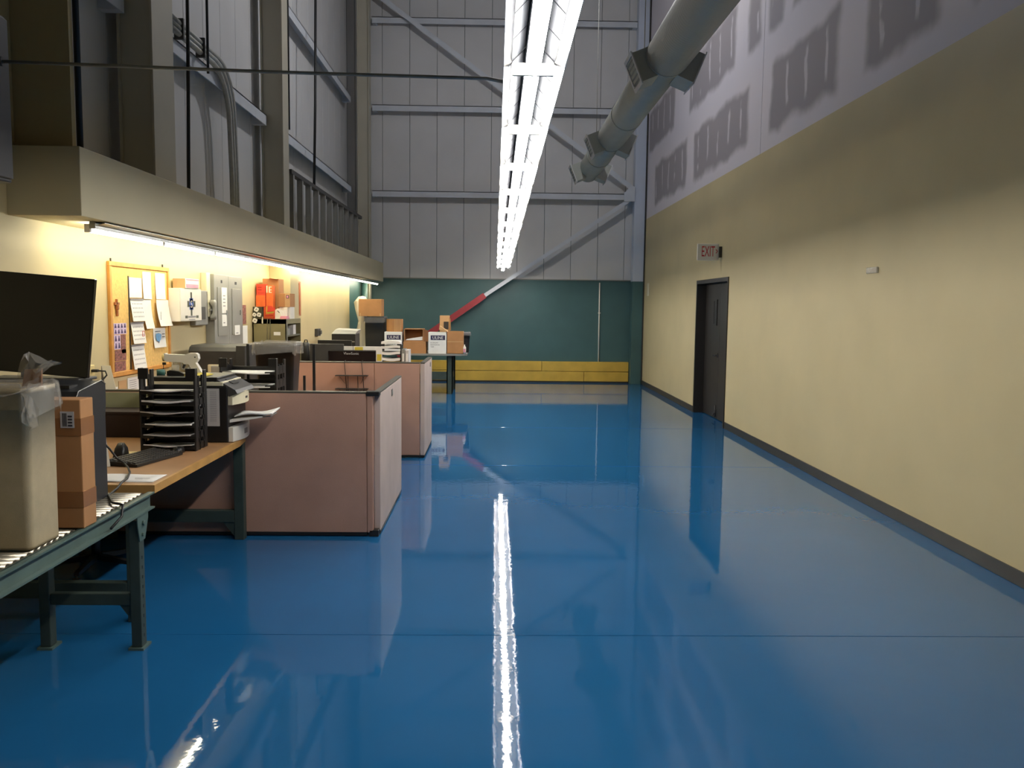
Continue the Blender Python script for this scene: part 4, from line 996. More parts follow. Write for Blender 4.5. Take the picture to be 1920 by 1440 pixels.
# tent card on the partition top
t = thing('tent_card', 'white folded tent card standing on the partition by the outlet', 'card', (-2.835, 6.27, PH))
mk('front_leaf', B().hexa([(-2.865, 6.245, PH + 0.001), (-2.790, 6.245, PH + 0.001), (-2.790, 6.249, PH + 0.001), (-2.865, 6.249, PH + 0.001), (-2.900, 6.268, PH + 0.175), (-2.835, 6.268, PH + 0.175), (-2.835, 6.27, PH + 0.175), (-2.900, 6.27, PH + 0.175)]), M_white, t)
mk('back_leaf', B().hexa([(-2.915, 6.285, PH + 0.001), (-2.875, 6.295, PH + 0.001), (-2.875, 6.298, PH + 0.001), (-2.915, 6.289, PH + 0.001), (-2.903, 6.268, PH + 0.172), (-2.835, 6.271, PH + 0.172), (-2.835, 6.273, PH + 0.172), (-2.903, 6.272, PH + 0.172)]), M_inkl, t)

# first aid cabinet
t = thing('first_aid_cabinet', 'white first aid cabinet with blue S emblem on the left wall', 'cabinet', (-2.83, 7.85, 1.565))
FX = -2.80; FY0, FY1, FZ0, FZ1 = 7.58, 8.12, 1.57, 1.868
mk('body', B().box(XL, FX, FY0, FY1, FZ0, FZ1, bev=0.004), M_white, t)
dr = mk('door', B().box(FX + 0.0005, FX + 0.006, FY0 + 0.004, FY1 - 0.004, FZ0 + 0.004, FZ1 - 0.004, bev=0.002), M_white, t)
x = FX + 0.006; yc = 7.85; zc = 1.735
b = B(); b.box(x, x + 0.001, yc - 0.02, yc + 0.02, zc + 0.045, zc + 0.10); b.box(x, x + 0.001, yc - 0.02, yc + 0.02, zc - 0.115, zc - 0.06); b.box(x, x + 0.001, yc - 0.10, yc - 0.055, zc - 0.035, zc + 0.02); b.box(x, x + 0.001, yc + 0.055, yc + 0.10, zc - 0.035, zc + 0.02)
b.box(x, x + 0.001, yc - 0.16, yc - 0.10, 1.598, 1.622); b.box(x, x + 0.001, yc + 0.12, yc + 0.18, 1.598, 1.622)
mk('cross_print', b, mat('olive_print', (74, 76, 62), 0.6), dr)
b = B(); b.cyl((x, yc, zc - 0.008), (x + 0.0012, yc, zc - 0.008), 0.052, 20); b.box(x, x + 0.0012, yc - 0.045, yc + 0.045, zc + 0.005, zc + 0.045); b.box(x, x + 0.0012, yc - 0.045, yc + 0.045, zc - 0.06, zc - 0.02)
mk('emblem', b, M_blue, dr)
text('lettering', 'S', M_white, dr, (x + 0.0022, yc, zc - 0.008), w=0.05, h=0.065, face='+x')
b = B(); b.box(x, x + 0.001, yc - 0.09, yc + 0.11, 1.602, 1.618); b.box(x, x + 0.001, yc - 0.07, yc + 0.09, 1.582, 1.588)
mk('caption_print', b, M_inkl, dr)
t = thing('glove_box', 'small pink and white carton on top of the first aid cabinet', 'carton', (-2.83, 7.9, FZ1))
mk('body', B().box(-2.90, -2.79, 7.70, 8.05, FZ1, FZ1 + 0.09, bev=0.003), M_white, t)
mk('print', B().box(-2.79, -2.788, 7.72, 8.04, FZ1 + 0.076, FZ1 + 0.086).box(-2.79, -2.788, 7.72, 8.03, FZ1 + 0.008, FZ1 + 0.04), M_pink, t)
mk('end_flap', B().box(-2.90, -2.79, 7.694, 7.70, FZ1 + 0.004, FZ1 + 0.088), M_card2, t)
# wall phone behind cabinet
t = thing('wall_phone', 'grey wall telephone with coiled handset beside the first aid cabinet', 'telephone', (-2.87, 8.35, 1.5))
mk('body', B().box(XL, -2.86, 8.15, 8.50, 1.52, 1.86, bev=0.01), M_grey, t)
mk('keypad', B().box(-2.86, -2.852, 8.20, 8.40, 1.58, 1.70), M_dgrey, t)
mk('handset', B().loft([rrect(-2.83, 8.55, 0.02, 0.03, 0.01, 1.57), rrect(-2.825, 8.55, 0.028, 0.04, 0.015, 1.60), rrect(-2.815, 8.55, 0.014, 0.025, 0.01, 1.64), rrect(-2.815, 8.55, 0.014, 0.025, 0.01, 1.70), rrect(-2.825, 8.55, 0.028, 0.04, 0.015, 1.74), rrect(-2.83, 8.55, 0.02, 0.03, 0.01, 1.77)]), M_grey, t)
mk('cradle', B().box(XL, -2.84, 8.52, 8.58, 1.66, 1.68), M_grey, t)
mk('logo', B().prism([(8.22, 1.78), (8.26, 1.72), (8.30, 1.78), (8.28, 1.78), (8.26, 1.75), (8.24, 1.78)], 'x', -2.86, -2.858), M_blue, t)

# electrical panels
def epanel(label, y0, y1, z0, z1, dep, badge):
    t = thing('breaker_box', label, 'electrical panel', (XL + dep / 2, (y0 + y1) / 2, z0))
    mk('enclosure', wallbox(B(), y0, y1, z0, z1, 0.0, dep, 0.004), M_grey, t)
    d_ = mk('door', wallbox(B(), y0 + 0.09, y1 - 0.08, z0 + 0.16, z1 - 0.13, dep + 0.0005, dep + 0.009, 0.003), M_grey, t)
    mk('nameplate', wallbox(B(), (y0 + y1) / 2 - badge / 2, (y0 + y1) / 2 + badge / 2, z1 - 0.085, z1 - 0.055, dep, dep + 0.003), M_ink, t)
    mk('latch', wallbox(B(), y1 - 0.13, y1 - 0.10, (z0 + z1) / 2 - 0.02, (z0 + z1) / 2 + 0.03, dep + 0.009, dep + 0.02), M_steel, d_)
    return t
epanel('left grey breaker panel with taped notes on its door', 8.60, 9.065, 1.24, 2.03, 0.09, 0.04)
epanel('right grey breaker panel with one white label low on its door', 9.07, 9.55, 1.24, 2.025, 0.09, 0.06)
def panel_note(label, y0, y1, z0, z1, n):
    t = thing('paper_sheet', label, 'paper', (XL + 0.10, (y0 + y1) / 2, z0))
    mk('sheet', wallbox(B(), y0, y1, z0, z1, 0.0995, 0.1015), M_paper, t)
    b = B()
    for i in range(n): wallbox(b, y0 + 0.04, y1 - 0.06, z1 - 0.09 - i * 0.035, z1 - 0.08 - i * 0.035, 0.1015, 0.1025)
    mk('print', b, M_inkl, t)
panel_note('upper white note taped to the left breaker panel door', 8.80, 8.97, 1.635, 1.90, 4)
panel_note('lower white note taped to the left breaker panel door', 8.80, 8.95, 1.50, 1.62, 1)
panel_note('white label on the right breaker panel door', 9.22, 9.40, 1.395, 1.50, 1)
solo('trunking', wallbox(B(), 8.47, 8.58, 1.60, 2.04, 0.0, 0.06, 0.006), M_cream_pl, 'cream cable trunking left of the breaker panels', 'trunking')
solo('snapshot', wallbox(B(), 9.66, 9.95, 1.50, 1.72, 0.0, 0.012), M_photo, 'brown picture on the wall right of the breaker panels', 'picture')
solo('paper_sheet', wallbox(B(), 9.66, 10.0, 1.27, 1.48, 0.0, 0.01), M_paper, 'white sheet below the picture right of the breaker panels', 'paper')

# olive cabinet with clutter on top
t = thing('storage_cabinet', 'olive metal cabinet with open side shelves against the left wall', 'cabinet', (-2.62, 10.7, 0))
OX0, OX1, OY0, OY1, OZ = XL + 0.01, -2.51, 10.22, 10.98, 1.555
b = B(); b.box(OX0, OX1, OY0, OY0 + 0.02, 0, OZ); b.box(OX0, OX1, OY1 - 0.02, OY1, 0, OZ); b.box(OX0, OX0 + 0.01, OY0, OY1, 0, OZ); b.box(OX0, OX1, OY0, OY1, OZ - 0.06, OZ, bev=0.002)
mk('body', b, M_olive, t)
for z in (0.1, 0.5, 0.9, 1.15, 1.34): mk('shelf', B().box(OX0 + 0.012, OX1 - 0.004, OY0 + 0.022, OY1 - 0.022, z, z + 0.018), M_olived, t)
mk('label_card', B().box(-2.66, -2.58, OY0 - 0.003, OY0, 1.36, 1.40), M_paper, t)
mk('front_jamb', B().box(OX1 - 0.012, OX1 + 0.002, OY0, OY0 + 0.06, 0, OZ), M_olived, t)
for lb, y0, y1, z, h_, m in (('grey box on the upper open shelf of the olive cabinet', 10.30, 10.50, 1.358, 0.08, M_grey), ('white box on the upper open shelf of the olive cabinet', 10.66, 10.80, 1.358, 0.12, M_paperg), ('brown box on the middle open shelf of the olive cabinet', 10.5, 10.75, 1.168, 0.07, M_cardd), ('white paper ream on the lower open shelf of the olive cabinet', 10.35, 10.85, 0.918, 0.12, M_paper)):
    solo('shelf_box', B().box(-2.80, -2.53, y0, y1, z, z + h_, bev=0.003), m, lb, 'box')
T = OZ
t = thing('carton', 'tall brown carton at the back of the olive cabinet top', 'carton', (-2.74, 10.62, T))
mk('body', B().box(-2.86, -2.665, 10.5, 10.75, T, 2.045, bev=0.004), M_card, t); mk('open_flap', B().hexa([(-2.78, 10.49, 2.045), (-2.665, 10.49, 2.045), (-2.665, 10.5, 2.045), (-2.78, 10.5, 2.045), (-2.76, 10.44, 2.05), (-2.67, 10.44, 2.04), (-2.67, 10.45, 2.043), (-2.76, 10.45, 2.053)]), M_card2, t)
t = thing('carton', 'red and orange carton in front of the tall carton', 'carton', (-2.80, 10.42, T))
mk('body', B().box(-2.90, -2.79, 10.36, 10.48, 1.70, 1.975, bev=0.004), M_redbox, t)
b = B(); b.box(-2.885, -2.835, 10.357, 10.36, 1.93, 1.94); b.box(-2.885, -2.835, 10.357, 10.36, 1.90, 1.91); b.box(-2.885, -2.80, 10.357, 10.36, 1.865, 1.868); mk('print', b, mat('dark_red_print', (150, 34, 24), 0.6), t)
mk('lower_half', B().box(-2.905, -2.795, 10.355, 10.36, 1.70, 1.84), M_orange, t)
mk('support_block', B().box(-2.88, -2.80, 10.38, 10.47, T, 1.70), M_dgrey, t)
t = thing('carton', 'orange and white carton beside the red carton', 'carton', (-2.72, 10.42, T))
mk('body', B().box(-2.785, -2.70, 10.36, 10.47, T, 1.96, bev=0.004), M_orange, t)
b = B(); b.box(-2.78, -2.765, 10.357, 10.36, 1.87, 1.955); b.box(-2.75, -2.735, 10.357, 10.36, 1.87, 1.945); b.box(-2.735, -2.715, 10.357, 10.36, 1.935, 1.945); b.box(-2.735, -2.715, 10.357, 10.36, 1.90, 1.91); b.box(-2.735, -2.715, 10.357, 10.36, 1.87, 1.88)
mk('print', b, M_cream_pl, t)
t = thing('carton', 'brown carton with square dark label on the right of the olive cabinet', 'carton', (-2.585, 10.55, T))
mk('body', B().box(-2.655, -2.515, 10.44, 10.70, 1.70, 1.865, bev=0.003), M_card, t); mk('side_tape', B().box(-2.575, -2.514, 10.436, 10.44, 1.70, 1.862), M_card2, t)
mk('label_print', B().box(-2.56, -2.525, 10.432, 10.436, 1.805, 1.845), mat('plum_print', (86, 66, 84), 0.6), t); mk('label_patch', B().box(-2.552, -2.533, 10.430, 10.432, 1.813, 1.837), M_pink, t)
mk('support_block', B().box(-2.65, -2.52, 10.46, 10.69, T, 1.70), M_white, t)
# rolls of black and white diamond labels hanging at cabinet corner
def label_roll(label, x, z, s, ang):
    t = thing('hazard_label', label, 'label', (x, OY0 - 0.02, z))
    b = B(); 
    h_ = s
    pts = [(x + h_ * math.cos(ang + k * PI / 2), z + h_ * math.sin(ang + k * PI / 2)) for k in range(4)]
    cut = []
    for k in range(4):
        p, q_ = Vector(pts[k]), Vector(pts[(k + 1) % 4]); cut += [tuple(p.lerp(q_, 0.18)), tuple(p.lerp(q_, 0.82))]
    b.prism(cut, 'y', OY0 - 0.016, OY0 - 0.013); mk('white_face', b, M_white, t)
    b = B(); bar(b, (x - s * 0.3, z - s * 0.3), (x + s * 0.1, z + s * 0.3), s * 0.14, OY0 - 0.018, OY0 - 0.016); bar(b, (x - s * 0.05, z + s * 0.1), (x + s * 0.35, z - s * 0.15), s * 0.14, OY0 - 0.018, OY0 - 0.016); mk('symbol', b, M_ink, t)
t = thing('label_dispenser', 'black board of diamond labels leaning on the olive cabinet corner', 'label board', (-2.86, OY0, 1.56))
mk('board', B().box(-2.905, -2.795, OY0 - 0.012, OY0 - 0.002, 1.56, 1.70, bev=0.003), mat('dark_olive_board', (58, 54, 34), 0.7), t)
label_roll('topmost white diamond label on the black label board', -2.86, 1.668, 0.036, 0.3)
label_roll('white diamond label at the left middle of the label board', -2.885, 1.605, 0.030, 0.2)
label_roll('white diamond label at the right middle of the label board', -2.83, 1.605, 0.034, 0.5)
label_roll('lowest white diamond label hanging below the label board', -2.88, 1.535, 0.038, 0.35)
t = thing('label_pile', 'slumping pile of orange labels on the olive cabinet', 'labels', (-2.75, 10.32, T))
rg = random.Random(5)
for i in range(5):
    a = rg.uniform(-0.3, 0.3)
    x0 = -2.79 + i * 0.012
    b = B(); P = [(x0, T + 0.01 + i * 0.018), (x0 + 0.11 - i * 0.008, T - 0.0 + 0.012 + i * 0.02), (x0 + 0.13 - i * 0.012, T + 0.06 + i * 0.012), (x0 + 0.06, T + 0.13 + i * 0.006), (x0 + 0.005, T + 0.14 + i * 0.004)]
    b.prism(P, 'y', 10.27 - i * 0.008, 10.277 - i * 0.008); mk('label_sheet', b, (M_orange, M_redbox, M_orange, M_yel, M_redbox)[i], t)
mk('backing_card', B().box(-2.795, -2.66, 10.285, 10.30, T, T + 0.14), M_redbox, t)
t = thing('paper_bundle', 'crumpled white label sheets heaped on the olive cabinet', 'papers', (-2.62, 10.33, T))
for i in range(6):
    x0 = -2.665 + i * 0.012
    b = B().prism([(x0, T + 0.002 + i * 0.004), (x0 + 0.085, T + 0.002), (x0 + 0.08 - i * 0.004, T + 0.05 + i * 0.012), (x0 + 0.045 - i * 0.006, T + 0.13 - i * 0.006), (x0 + 0.005, T + 0.11)], 'y', 10.29 + i * 0.012, 10.294 + i * 0.012); mk('label_sheet', b, M_paper if i % 2 else M_white, t)
mk('symbol', bar(B(), (-2.63, 1.655), (-2.605, 1.63), 0.008, 10.284, 10.288), M_ink, t)
solo('card_stack', B().box(-2.60, -2.52, 10.28, 10.42, T + 0.001, T + 0.018).box(-2.595, -2.525, 10.285, 10.41, T + 0.018, T + 0.035), M_pink, 'flat pink and white cards at the right edge of the olive cabinet', 'cards')
solo('white_pad', B().box(-2.59, -2.545, 10.425, 10.45, T + 0.001, 1.695), M_white, 'upright white pad below the labelled brown carton', 'pad')
solo('price_strip', B().box(-2.80, -2.785, OY0 - 0.008, OY0 - 0.004, 1.50, 1.58), M_cream_pl, 'narrow cream strip hanging over the olive cabinet front', 'strip')
solo('twine', B().tube([(-2.73, OY0 - 0.006, 1.56), (-2.735, OY0 - 0.008, 1.48), (-2.74, OY0 - 0.008, 1.3)], 0.003, 6), M_olived, 'left of two thin strings hanging down the olive cabinet', 'string')
solo('twine', B().tube([(-2.70, OY0 - 0.006, 1.56), (-2.70, OY0 - 0.008, 1.45), (-2.71, OY0 - 0.008, 1.28)], 0.003, 6), M_olived, 'right of two thin strings hanging down the olive cabinet', 'string')
# framed board edge beyond the pilaster
t = thing('framed_board', 'thin red-brown framed board on the wall beyond the pilaster', 'board', (XL + 0.02, 12.8, 1.56))
mk('face', wallbox(B(), 11.6, 12.62, 1.58, 2.05, 0.0, 0.010), M_white, t)
for (a, c, e, f) in ((12.6, 12.68, 1.565, 2.07), (11.55, 12.6, 2.045, 2.07), (11.55, 12.6, 1.565, 1.59), (11.52, 11.6, 1.565, 2.07)):
    mk('frame_rail', wallbox(B(), a, c, e, f, 0.0, 0.03, 0.003), mat('redbrown_wood', (150, 84, 50), 0.5), t)

# ================================================================== DESK 2 ITEMS (behind the nearest partition)
t = thing('label_printer', 'dark grey rounded machine with cream lower housing behind the printer', 'machine', (-2.52, 8.0, 0.761))
prf = [(7.75, 0.98), (7.75, 1.30), (7.78, 1.335), (7.83, 1.352), (8.20, 1.352), (8.26, 1.30), (8.26, 0.98)]
mk('hood', B().prism(prf, 'x', -2.795, -2.36), mat('charcoal_hood', (44, 43, 42), 0.45), t)
mk('side_cheek', B().prism([(7.70, 0.80), (7.74, 1.35), (8.28, 1.36), (8.28, 0.80)], 'x', -2.36, -2.28), mat('charcoal_cheek', (34, 33, 32), 0.5), t)
mk('lower_housing', B().box(-2.70, -2.37, 7.72, 8.25, 0.761, 0.98, bev=0.01), M_cream_pl, t)
mk('mouth', B().box(-2.62, -2.40, 7.735, 7.75, 1.02, 1.18, bev=0.01), M_cream_pl, t)
mk('platen', B().box(-2.58, -2.40, 7.70, 7.735, 1.06, 1.17, bev=0.01), M_grey, t)
tray_tower('open black letter tray in front of the black bagged bin', -2.13, -1.69, 6.55, 6.85, 0.761, 5, 0.105, 1.316)
for k, nm in ((1, 'lowest visible'), (2, 'lower'), (3, 'upper'), (4, 'top')):
    z = 0.761 + 0.016 + k * 0.105
    solo('paper_stack', B().sheet(lambda u, v: (-2.10 + u * 0.36, 6.53 + v * 0.27, z + 0.008 + 0.006 * (1 - v) * math.cos(u * 4)), 6, 4, 0.006), M_paper, 'white papers on the %s shelf of the open black tray' % nm, 'papers', 'papers in the open black tray')
t = thing('desk_printer', 'white desktop printer body behind the open black tray', 'printer', (-2.32, 8.75, 0.761))
mk('body', B().box(-2.62, -2.16, 8.45, 8.9, 0.761, 1.14, bev=0.012), M_white, t); mk('paper_slot', B().box(-2.56, -2.2, 8.44, 8.452, 0.98, 1.06), M_black, t)
t = thing('desk_phone', 'black desk telephone on the white desktop printer', 'telephone', (-2.36, 8.6, 1.14))
mk('body', B().prism([(8.46, 1.141), (8.75, 1.141), (8.75, 1.24), (8.70, 1.25), (8.46, 1.165)], 'x', -2.52, -2.22), M_black, t)
mk('handset', B().box(-2.50, -2.44, 8.48, 8.72, 1.215, 1.262, bev=0.014), M_black, t)
mk('screen', B().hexa([(-2.36, 8.60, 1.222), (-2.24, 8.60, 1.222), (-2.24, 8.69, 1.254), (-2.36, 8.69, 1.254), (-2.36, 8.60, 1.226), (-2.24, 8.60, 1.226), (-2.24, 8.69, 1.258), (-2.36, 8.69, 1.258)]), M_grey, t)
bin_('black wastebasket with clear bag behind the open black tray', -1.995, -1.66, 7.02, 7.28, 0.761, 1.405, M_black, M_bag, taper=0.78, rad=0.03, drop=0.075)
t = thing('pole_stand', 'pair of thin black uprights rising behind the nearest partition', 'stand', (-1.45, 6.62, 0.761))
mk('base', B().box(-1.56, -1.36, 6.58, 6.72, 0.761, 0.775, bev=0.004), M_blackmetal, t)
mk('upright', B().box(-1.50, -1.482, 6.62, 6.635, 0.775, 1.18), M_blackmetal, t); mk('upright', B().box(-1.425, -1.405, 6.62, 6.635, 0.775, 1.425), M_blackmetal, t)
solo('upright_rod', B().box(-2.02, -2.0, 6.90, 6.915, 0.761, 1.41), M_blackmetal, 'thin black rod standing behind the open black tray', 'rod')
solo('paper_stack', B().sheet(lambda u, v: (-1.66 + u * 0.25, 6.40 + v * 0.14, 1.02 + 0.004 * math.cos(5 * u)), 5, 3, 0.01), M_cream_pl, 'cream papers on the ledge behind the nearest partition', 'papers')
solo('paper_riser', B().box(-1.62, -1.42, 6.42, 6.52, 0.761, 1.0085, bev=0.004), M_paperg, 'pale box under the cream papers behind the partition', 'box')

# ================================================================== DESK 3 ITEMS (behind the far partition)
def monitor_back(label, x0, x1, y, z0, z1, m, logo=None):
    t = thing('monitor', label, 'monitor', ((x0 + x1) / 2, y, 0.761))
    mk('screen', B().box(x0, x1, y, y + 0.03, z0, z1, bev=0.006), m, t)
    mk('rear_bulge', B().box(x0 + 0.12, x1 - 0.12, y + 0.03, y + 0.06, z0 + 0.05, z1 - 0.08, bev=0.01), m, t)
    mk('neck', B().box((x0 + x1) / 2 - 0.03, (x0 + x1) / 2 + 0.03, y + 0.01, y + 0.05, 0.775, z0 + 0.1), M_black, t)
    mk('stand_base', B().box((x0 + x1) / 2 - 0.12, (x0 + x1) / 2 + 0.12, y - 0.08, y + 0.12, 0.761, 0.775, bev=0.004), M_black, t)
    if logo:
        mk('bezel_lip', B().box(x0, x1, y - 0.003, y, z1 - 0.012, z1 - 0.004), M_dgrey, t)
        text('lettering', logo, M_paperg, t, ((x0 + x1) / 2 - 0.01, y - 0.004, z1 - 0.042), w=0.20)
monitor_back('black branded monitor seen from the back above the far partition', -2.165, -1.545, 11.0, 0.80, 1.148, M_blackgl, 'ViewSonic')
monitor_back('wide grey monitor back left of the branded monitor', -2.47, -2.02, 11.32, 0.80, 1.212, M_dgrey)
monitor_back('low black monitor behind the grey one', -2.55, -2.06, 12.2, 0.80, 1.225, M_black)
t = thing('document_board', 'white papers with yellow notes standing behind the branded monitor', 'papers', (-1.75, 11.5, 0.761))
mk('backing', B().box(-2.06, -1.53, 11.5, 11.51, 0.761, 1.175), M_paper, t)
mk('yellow_note', B().box(-1.90, -1.79, 11.494, 11.5, 1.12, 1.165), M_yel, t); mk('yellow_note', B().box(-1.60, -1.54, 11.494, 11.5, 0.98, 1.07), M_yel, t); mk('divider', B().box(-1.925, -1.918, 11.494, 11.5, 0.8, 1.175), M_inkl, t)
t = thing('backpack', 'black bag slumped at the left of the grey monitor', 'bag', (-2.61, 11.7, 0.761))
mk('body', B().loft([rrect(-2.61, 11.72, 0.07, 0.09, 0.05, 0.761), rrect(-2.61, 11.72, 0.08, 0.10, 0.06, 1.0), rrect(-2.61, 11.72, 0.07, 0.09, 0.05, 1.16), rrect(-2.61, 11.72, 0.03, 0.05, 0.025, 1.215)]), M_black, t)
mk('handle', B().tube([(-2.63, 11.7, 1.20), (-2.62, 11.7, 1.245), (-2.59, 11.7, 1.245), (-2.58, 11.7, 1.195)], 0.008, 8), M_black, t)
mk('strap', B().tube([(-2.55, 11.65, 1.17), (-2.525, 11.62, 1.05), (-2.53, 11.64, 0.9)], 0.012, 8), M_dgrey, t)
solo('wall_charger', B().box(XL, XL + 0.05, 13.75, 14.0, 1.22, 1.34, bev=0.006).box(XL + 0.05, XL + 0.08, 13.85, 13.95, 1.25, 1.31, bev=0.004), M_dgrey, 'small grey charger on the wall above the low black monitor', 'charger')
t = thing('desk_printer', 'black laser printer by the wall beyond the monitors', 'printer', (-2.35, 13.5, 0.761))
mk('body', B().box(-2.56, -2.19, 13.3, 13.75, 0.761, 1.28, bev=0.01), M_black, t)
mk('top_cover', B().hexa([(-2.56, 13.3, 1.28), (-2.19, 13.3, 1.28), (-2.19, 13.75, 1.28), (-2.56, 13.75, 1.28), (-2.52, 13.42, 1.345), (-2.17, 13.42, 1.325), (-2.17, 13.72, 1.345), (-2.52, 13.72, 1.36)]), M_grey, t)
mk('panel_line', B().box(-2.55, -2.2, 13.295, 13.3, 1.15, 1.165), M_grey, t)
tray_tower('crowded black letter tray full of papers above the far partition', -1.615, -1.32, 11.95, 12.2, 0.761, 5, 0.088, 1.19)
for k in range(1, 6):
    z = 0.761 + 0.016 + k * 0.088 if k < 5 else 1.195
    rg = random.Random(k)
    solo('paper_stack', B().sheet(lambda u, v: (-1.60 + u * 0.265, 11.93 + v * 0.22, z + 0.035 + 0.008 * math.sin(u * 5 + k)), 6, 4, 0.034), M_paper, 'thick papers on the %s level of the crowded tray' % ['', 'lowest seen', 'second', 'third', 'fourth', 'topmost'][k], 'papers', 'papers in the crowded tray')
for i, (lb, dx) in enumerate((('left grey binder standing beside the crowded tray', 0.0), ('right pale binder standing beside the crowded tray', 0.055))):
    t = thing('ring_binder', lb, 'binder', (-1.29 + dx, 12.0, 0.761))
    mk('cover', B().box(-1.312 + dx, -1.262 + dx, 11.9, 12.18, 0.761, 1.12 - i * 0.01, bev=0.003), M_paperg if i else M_grey, t)
    mk('spine_label', B().box(-1.298 + dx, -1.276 + dx, 11.898, 11.9, 0.95, 1.06), M_paper, t)

# ================================================================== BACK WORKBENCH
t = thing('workbench', 'steel-legged workbench loaded with cartons at the back of the room', 'table', (-1.6, 17.1, 0))
WZ = 0.80
mk('bench_top', B().prism([(-2.70, 16.45), (-0.66, 16.45), (-0.54, 16.6), (-0.54, 17.8), (-2.70, 17.8)], 'z', 0.765, WZ), M_grey, t)
for x in (-0.94, -2.6):
    for y in (16.6, 17.6):
        b = B(); b.box(x, x + 0.12, y, y + 0.02, 0, 0.765); b.box(x, x + 0.02, y, y + 0.09, 0, 0.765); b.box(x + 0.10, x + 0.12, y, y + 0.09, 0, 0.765)
        mk('leg', b, M_convd, t)
mk('crossbar', B().box(-2.48, -0.94, 16.61, 16.63, 0.28, 0.44), M_convd, t)
mk('crossbar', B().box(-0.86, -0.84, 16.69, 17.6, 0.28, 0.40), M_convd, t)
def uline(label, x0, x1, y0, y1, z0, z1, small=True):
    t = thing('carton', label, 'carton', ((x0 + x1) / 2, (y0 + y1) / 2, z0))
    mk('body', B().box(x0, x1, y0, y1, z0, z1, bev=0.004), M_paper, t)
    zc = z1 - 0.105
    mk('logo_block', B().box(x0 + 0.045, x1 - 0.022, y0 - 0.002, y0 - 0.0003, zc - 0.045, zc + 0.045), M_navy, t)
    text('lettering', 'ULINE', M_paper, t, ((x0 + x1) / 2 + 0.012, y0 - 0.003, zc), w=0.205, h=0.055)
    if small:
        for i, (s, w_) in enumerate((('ECONOMY', 0.15), ('REINFORCED', 0.18), ('TAPE', 0.065))):
            text('lettering', s, M_ink, t, (x0 + 0.045 + w_ / 2, y0 - 0.0015, z1 - 0.205 - i * 0.04), w=w_, h=0.022)
    return t
uline('white carton with navy logo block at the front middle of the workbench', -1.295, -0.945, 16.5, 16.85, WZ, 1.218)
uline('white carton with navy logo block behind the crowded tray', -2.15, -1.81, 16.5, 16.85, WZ, 1.218)
t = thing('carton', 'brown corrugated roll of card on the white carton', 'carton', (-1.97, 16.7, 1.218))
b = B(); b.loft([[(-1.97 + 0.165 * math.cos(a), 16.68 + 0.13 * math.sin(a), z) for a in [2 * PI * i / 14 for i in range(14)]] for z in (1.219, 1.465)], smooth=False); mk('roll', b, M_card, t)
for i in range(6): mk('pleat', B().box(-1.96 + i * 0.022, -1.95 + i * 0.022, 16.545 + i * 0.006, 16.56 + i * 0.006, 1.22, 1.462), M_card2, t)
t = thing('carton', 'closed brown carton under the open-sided carton', 'carton', (-1.56, 16.75, WZ))
mk('body', B().box(-1.785, -1.345, 16.52, 16.95, WZ, 1.035, bev=0.004), M_card, t); mk('flap_line', B().box(-1.79, -1.34, 16.515, 16.52, 0.80, 0.92), M_card, t)
t = thing('carton', 'open-sided brown carton with white paper inside on the workbench', 'carton', (-1.58, 16.75, 1.036))
b = B(); x0, x1, y0, y1, z0, z1, w_ = -1.77, -1.395, 16.53, 16.9, 1.036, 1.28, 0.012
b.box(x0, x1, y0, y1, z0, z0 + w_); b.box(x0, x1, y0, y1, z1 - w_, z1); b.box(x0, x0 + w_, y0, y1, z0 + w_, z1 - w_); b.box(x1 - w_, x1, y0, y1, z0 + w_, z1 - w_); b.box(x0 + w_, x1 - w_, y1 - w_, y1, z0 + w_, z1 - w_)
mk('shell', b, M_card, t)
mk('side_flap', B().hexa([(x1, y0, z0), (x1 + 0.10, y0 - 0.03, z0), (x1 + 0.10, y0 - 0.02, z0), (x1, y0 + 0.01, z0), (x1, y0, z1), (x1 + 0.10, y0 - 0.03, z1 - 0.03), (x1 + 0.10, y0 - 0.02, z1 - 0.03), (x1, y0 + 0.01, z1)]), M_cardd, t)
mk('inner_paper', B().prism([(x0 + 0.02, z0 + 0.02), (x1 - 0.02, z0 + 0.02), (x1 - 0.02, z0 + 0.095), (x0 + 0.05, z0 + 0.045)], 'y', y0 + 0.02, y0 + 0.03), M_paper, t)
t = thing('carton', 'taped brown carton with open flaps at the workbench end', 'carton', (-0.77, 16.7, WZ))
b = B(); x0, x1, y0, y1, z0, z1 = -0.93, -0.615, 16.52, 16.9, WZ, 1.235
b.box(x0, x1, y0, y0 + 0.01, z0, z1); b.box(x0, x1, y1 - 0.01, y1, z0, z1); b.box(x0, x0 + 0.01, y0 + 0.01, y1 - 0.01, z0, z1); b.box(x1 - 0.01, x1, y0 + 0.01, y1 - 0.01, z0, z1); b.box(x0, x1, y0, y1, z0, z0 + 0.01)
mk('shell', b, M_card, t); mk('seam_tape', B().box(x0, x1, y0 - 0.002, y0, 1.03, 1.045), M_card2, t)
mk('flap', B().hexa([(x0 - 0.16, y0 + 0.05, 1.27), (x0, y0, 1.235), (x0, y0 + 0.3, 1.235), (x0 - 0.16, y0 + 0.3, 1.27), (x0 - 0.15, y0 + 0.05, 1.345), (x0, y0, 1.243), (x0, y0 + 0.3, 1.243), (x0 - 0.15, y0 + 0.3, 1.345)]), M_card2, t)
t = thing('carton', 'upright pale carton with dark cut-out standing behind the white carton', 'carton', (-1.0, 16.95, WZ))
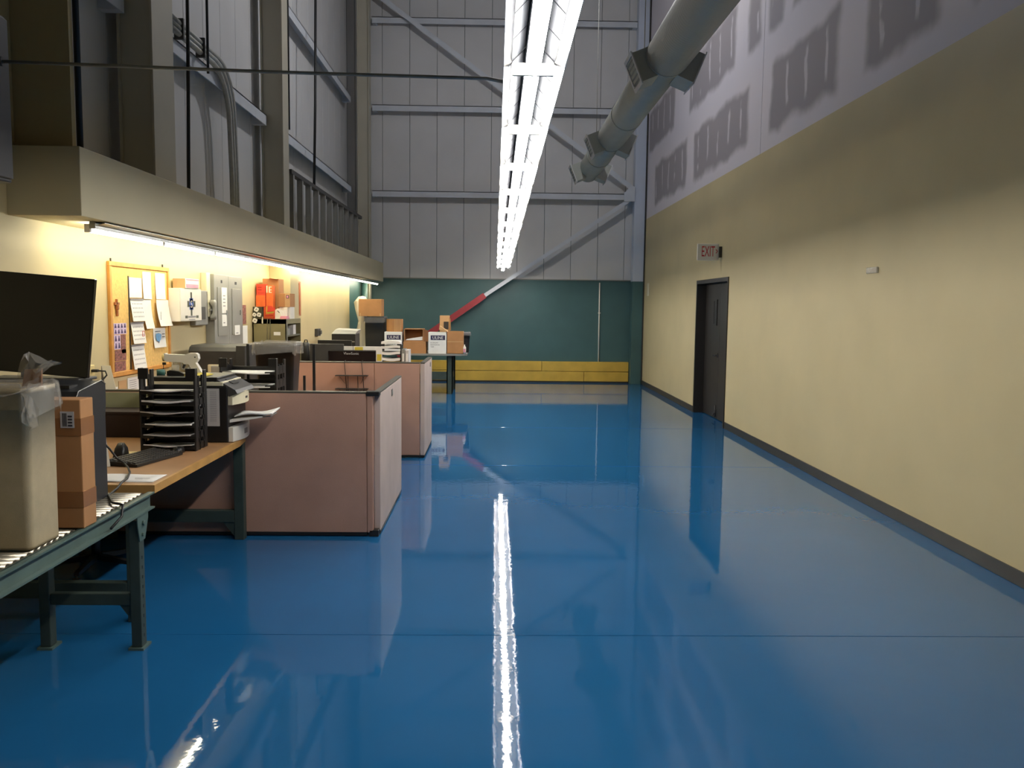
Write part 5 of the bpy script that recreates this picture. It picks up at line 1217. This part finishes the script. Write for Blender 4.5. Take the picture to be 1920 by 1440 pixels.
mk('body', B().box(-1.10, -0.91, 16.92, 17.1, WZ, 1.54, bev=0.004), M_card2, t); mk('cut_out', B().box(-1.02, -0.925, 16.912, 16.92, 1.27, 1.42), M_base, t); mk('side_flap', B().hexa([(-0.91, 16.92, 1.25), (-0.875, 16.88, 1.25), (-0.875, 16.89, 1.25), (-0.91, 16.93, 1.25), (-0.91, 16.92, 1.48), (-0.885, 16.88, 1.48), (-0.885, 16.89, 1.48), (-0.91, 16.93, 1.50)]), M_card2, t)
bin_('black wastebasket with clear bag at the end of the workbench', -0.76, -0.50, 16.98, 17.2, WZ, 1.20, M_black, M_bagk, taper=0.82, rad=0.03, drop=0.05)
t = thing('bottle', 'small white pump bottle at the corner of the workbench', 'bottle', (-0.60, 16.56, WZ))
mk('body', B().loft([rrect(-0.59, 16.57, 0.03, 0.025, 0.012, WZ), rrect(-0.59, 16.57, 0.03, 0.025, 0.012, 0.93), rrect(-0.59, 16.57, 0.012, 0.012, 0.01, 0.95), rrect(-0.59, 16.57, 0.01, 0.01, 0.008, 0.98)]), M_white, t)
mk('label', B().box(-0.61, -0.57, 16.542, 16.545, 0.83, 0.90), M_pink, t)
bin_('tall black wastebasket with clear bag under the brown carton', -2.55, -2.165, 16.62, 16.98, WZ, 1.50, M_black, M_bagk, taper=0.95, rad=0.03, drop=0.10, rise=0.008)
t = thing('carton', 'closed brown carton balanced on the tall black bin', 'carton', (-2.43, 16.8, 1.515))
mk('body', B().box(-2.66, -2.215, 16.58, 16.95, 1.515, 1.845, bev=0.005), M_card, t); mk('tape', B().box(-2.64, -2.62, 16.577, 16.58, 1.515, 1.575), M_card2, t); mk('tape', B().box(-2.25, -2.23, 16.577, 16.58, 1.515, 1.575), M_card2, t); mk('top_edge', B().box(-2.655, -2.22, 16.585, 16.945, 1.845, 1.85), M_card2, t)
t = thing('crumpled_bag', 'crumpled white plastic bag behind the balanced carton', 'bag', (-2.68, 17.0, WZ))
b = B().loft([[(-2.68 + r * math.cos(a) + random.uniform(-.02, .02), 17.1 + r * 0.7 * math.sin(a) + random.uniform(-.02, .02), z + random.uniform(-.02, .02)) for a in [2 * PI * i / 12 for i in range(12)]] for r, z in ((0.10, WZ + 0.03), (0.12, 1.1), (0.08, 1.4), (0.12, 1.65), (0.15, 1.80), (0.08, 1.89), (0.02, 1.90))], smooth=False)
mk('bag', b, M_white, t)
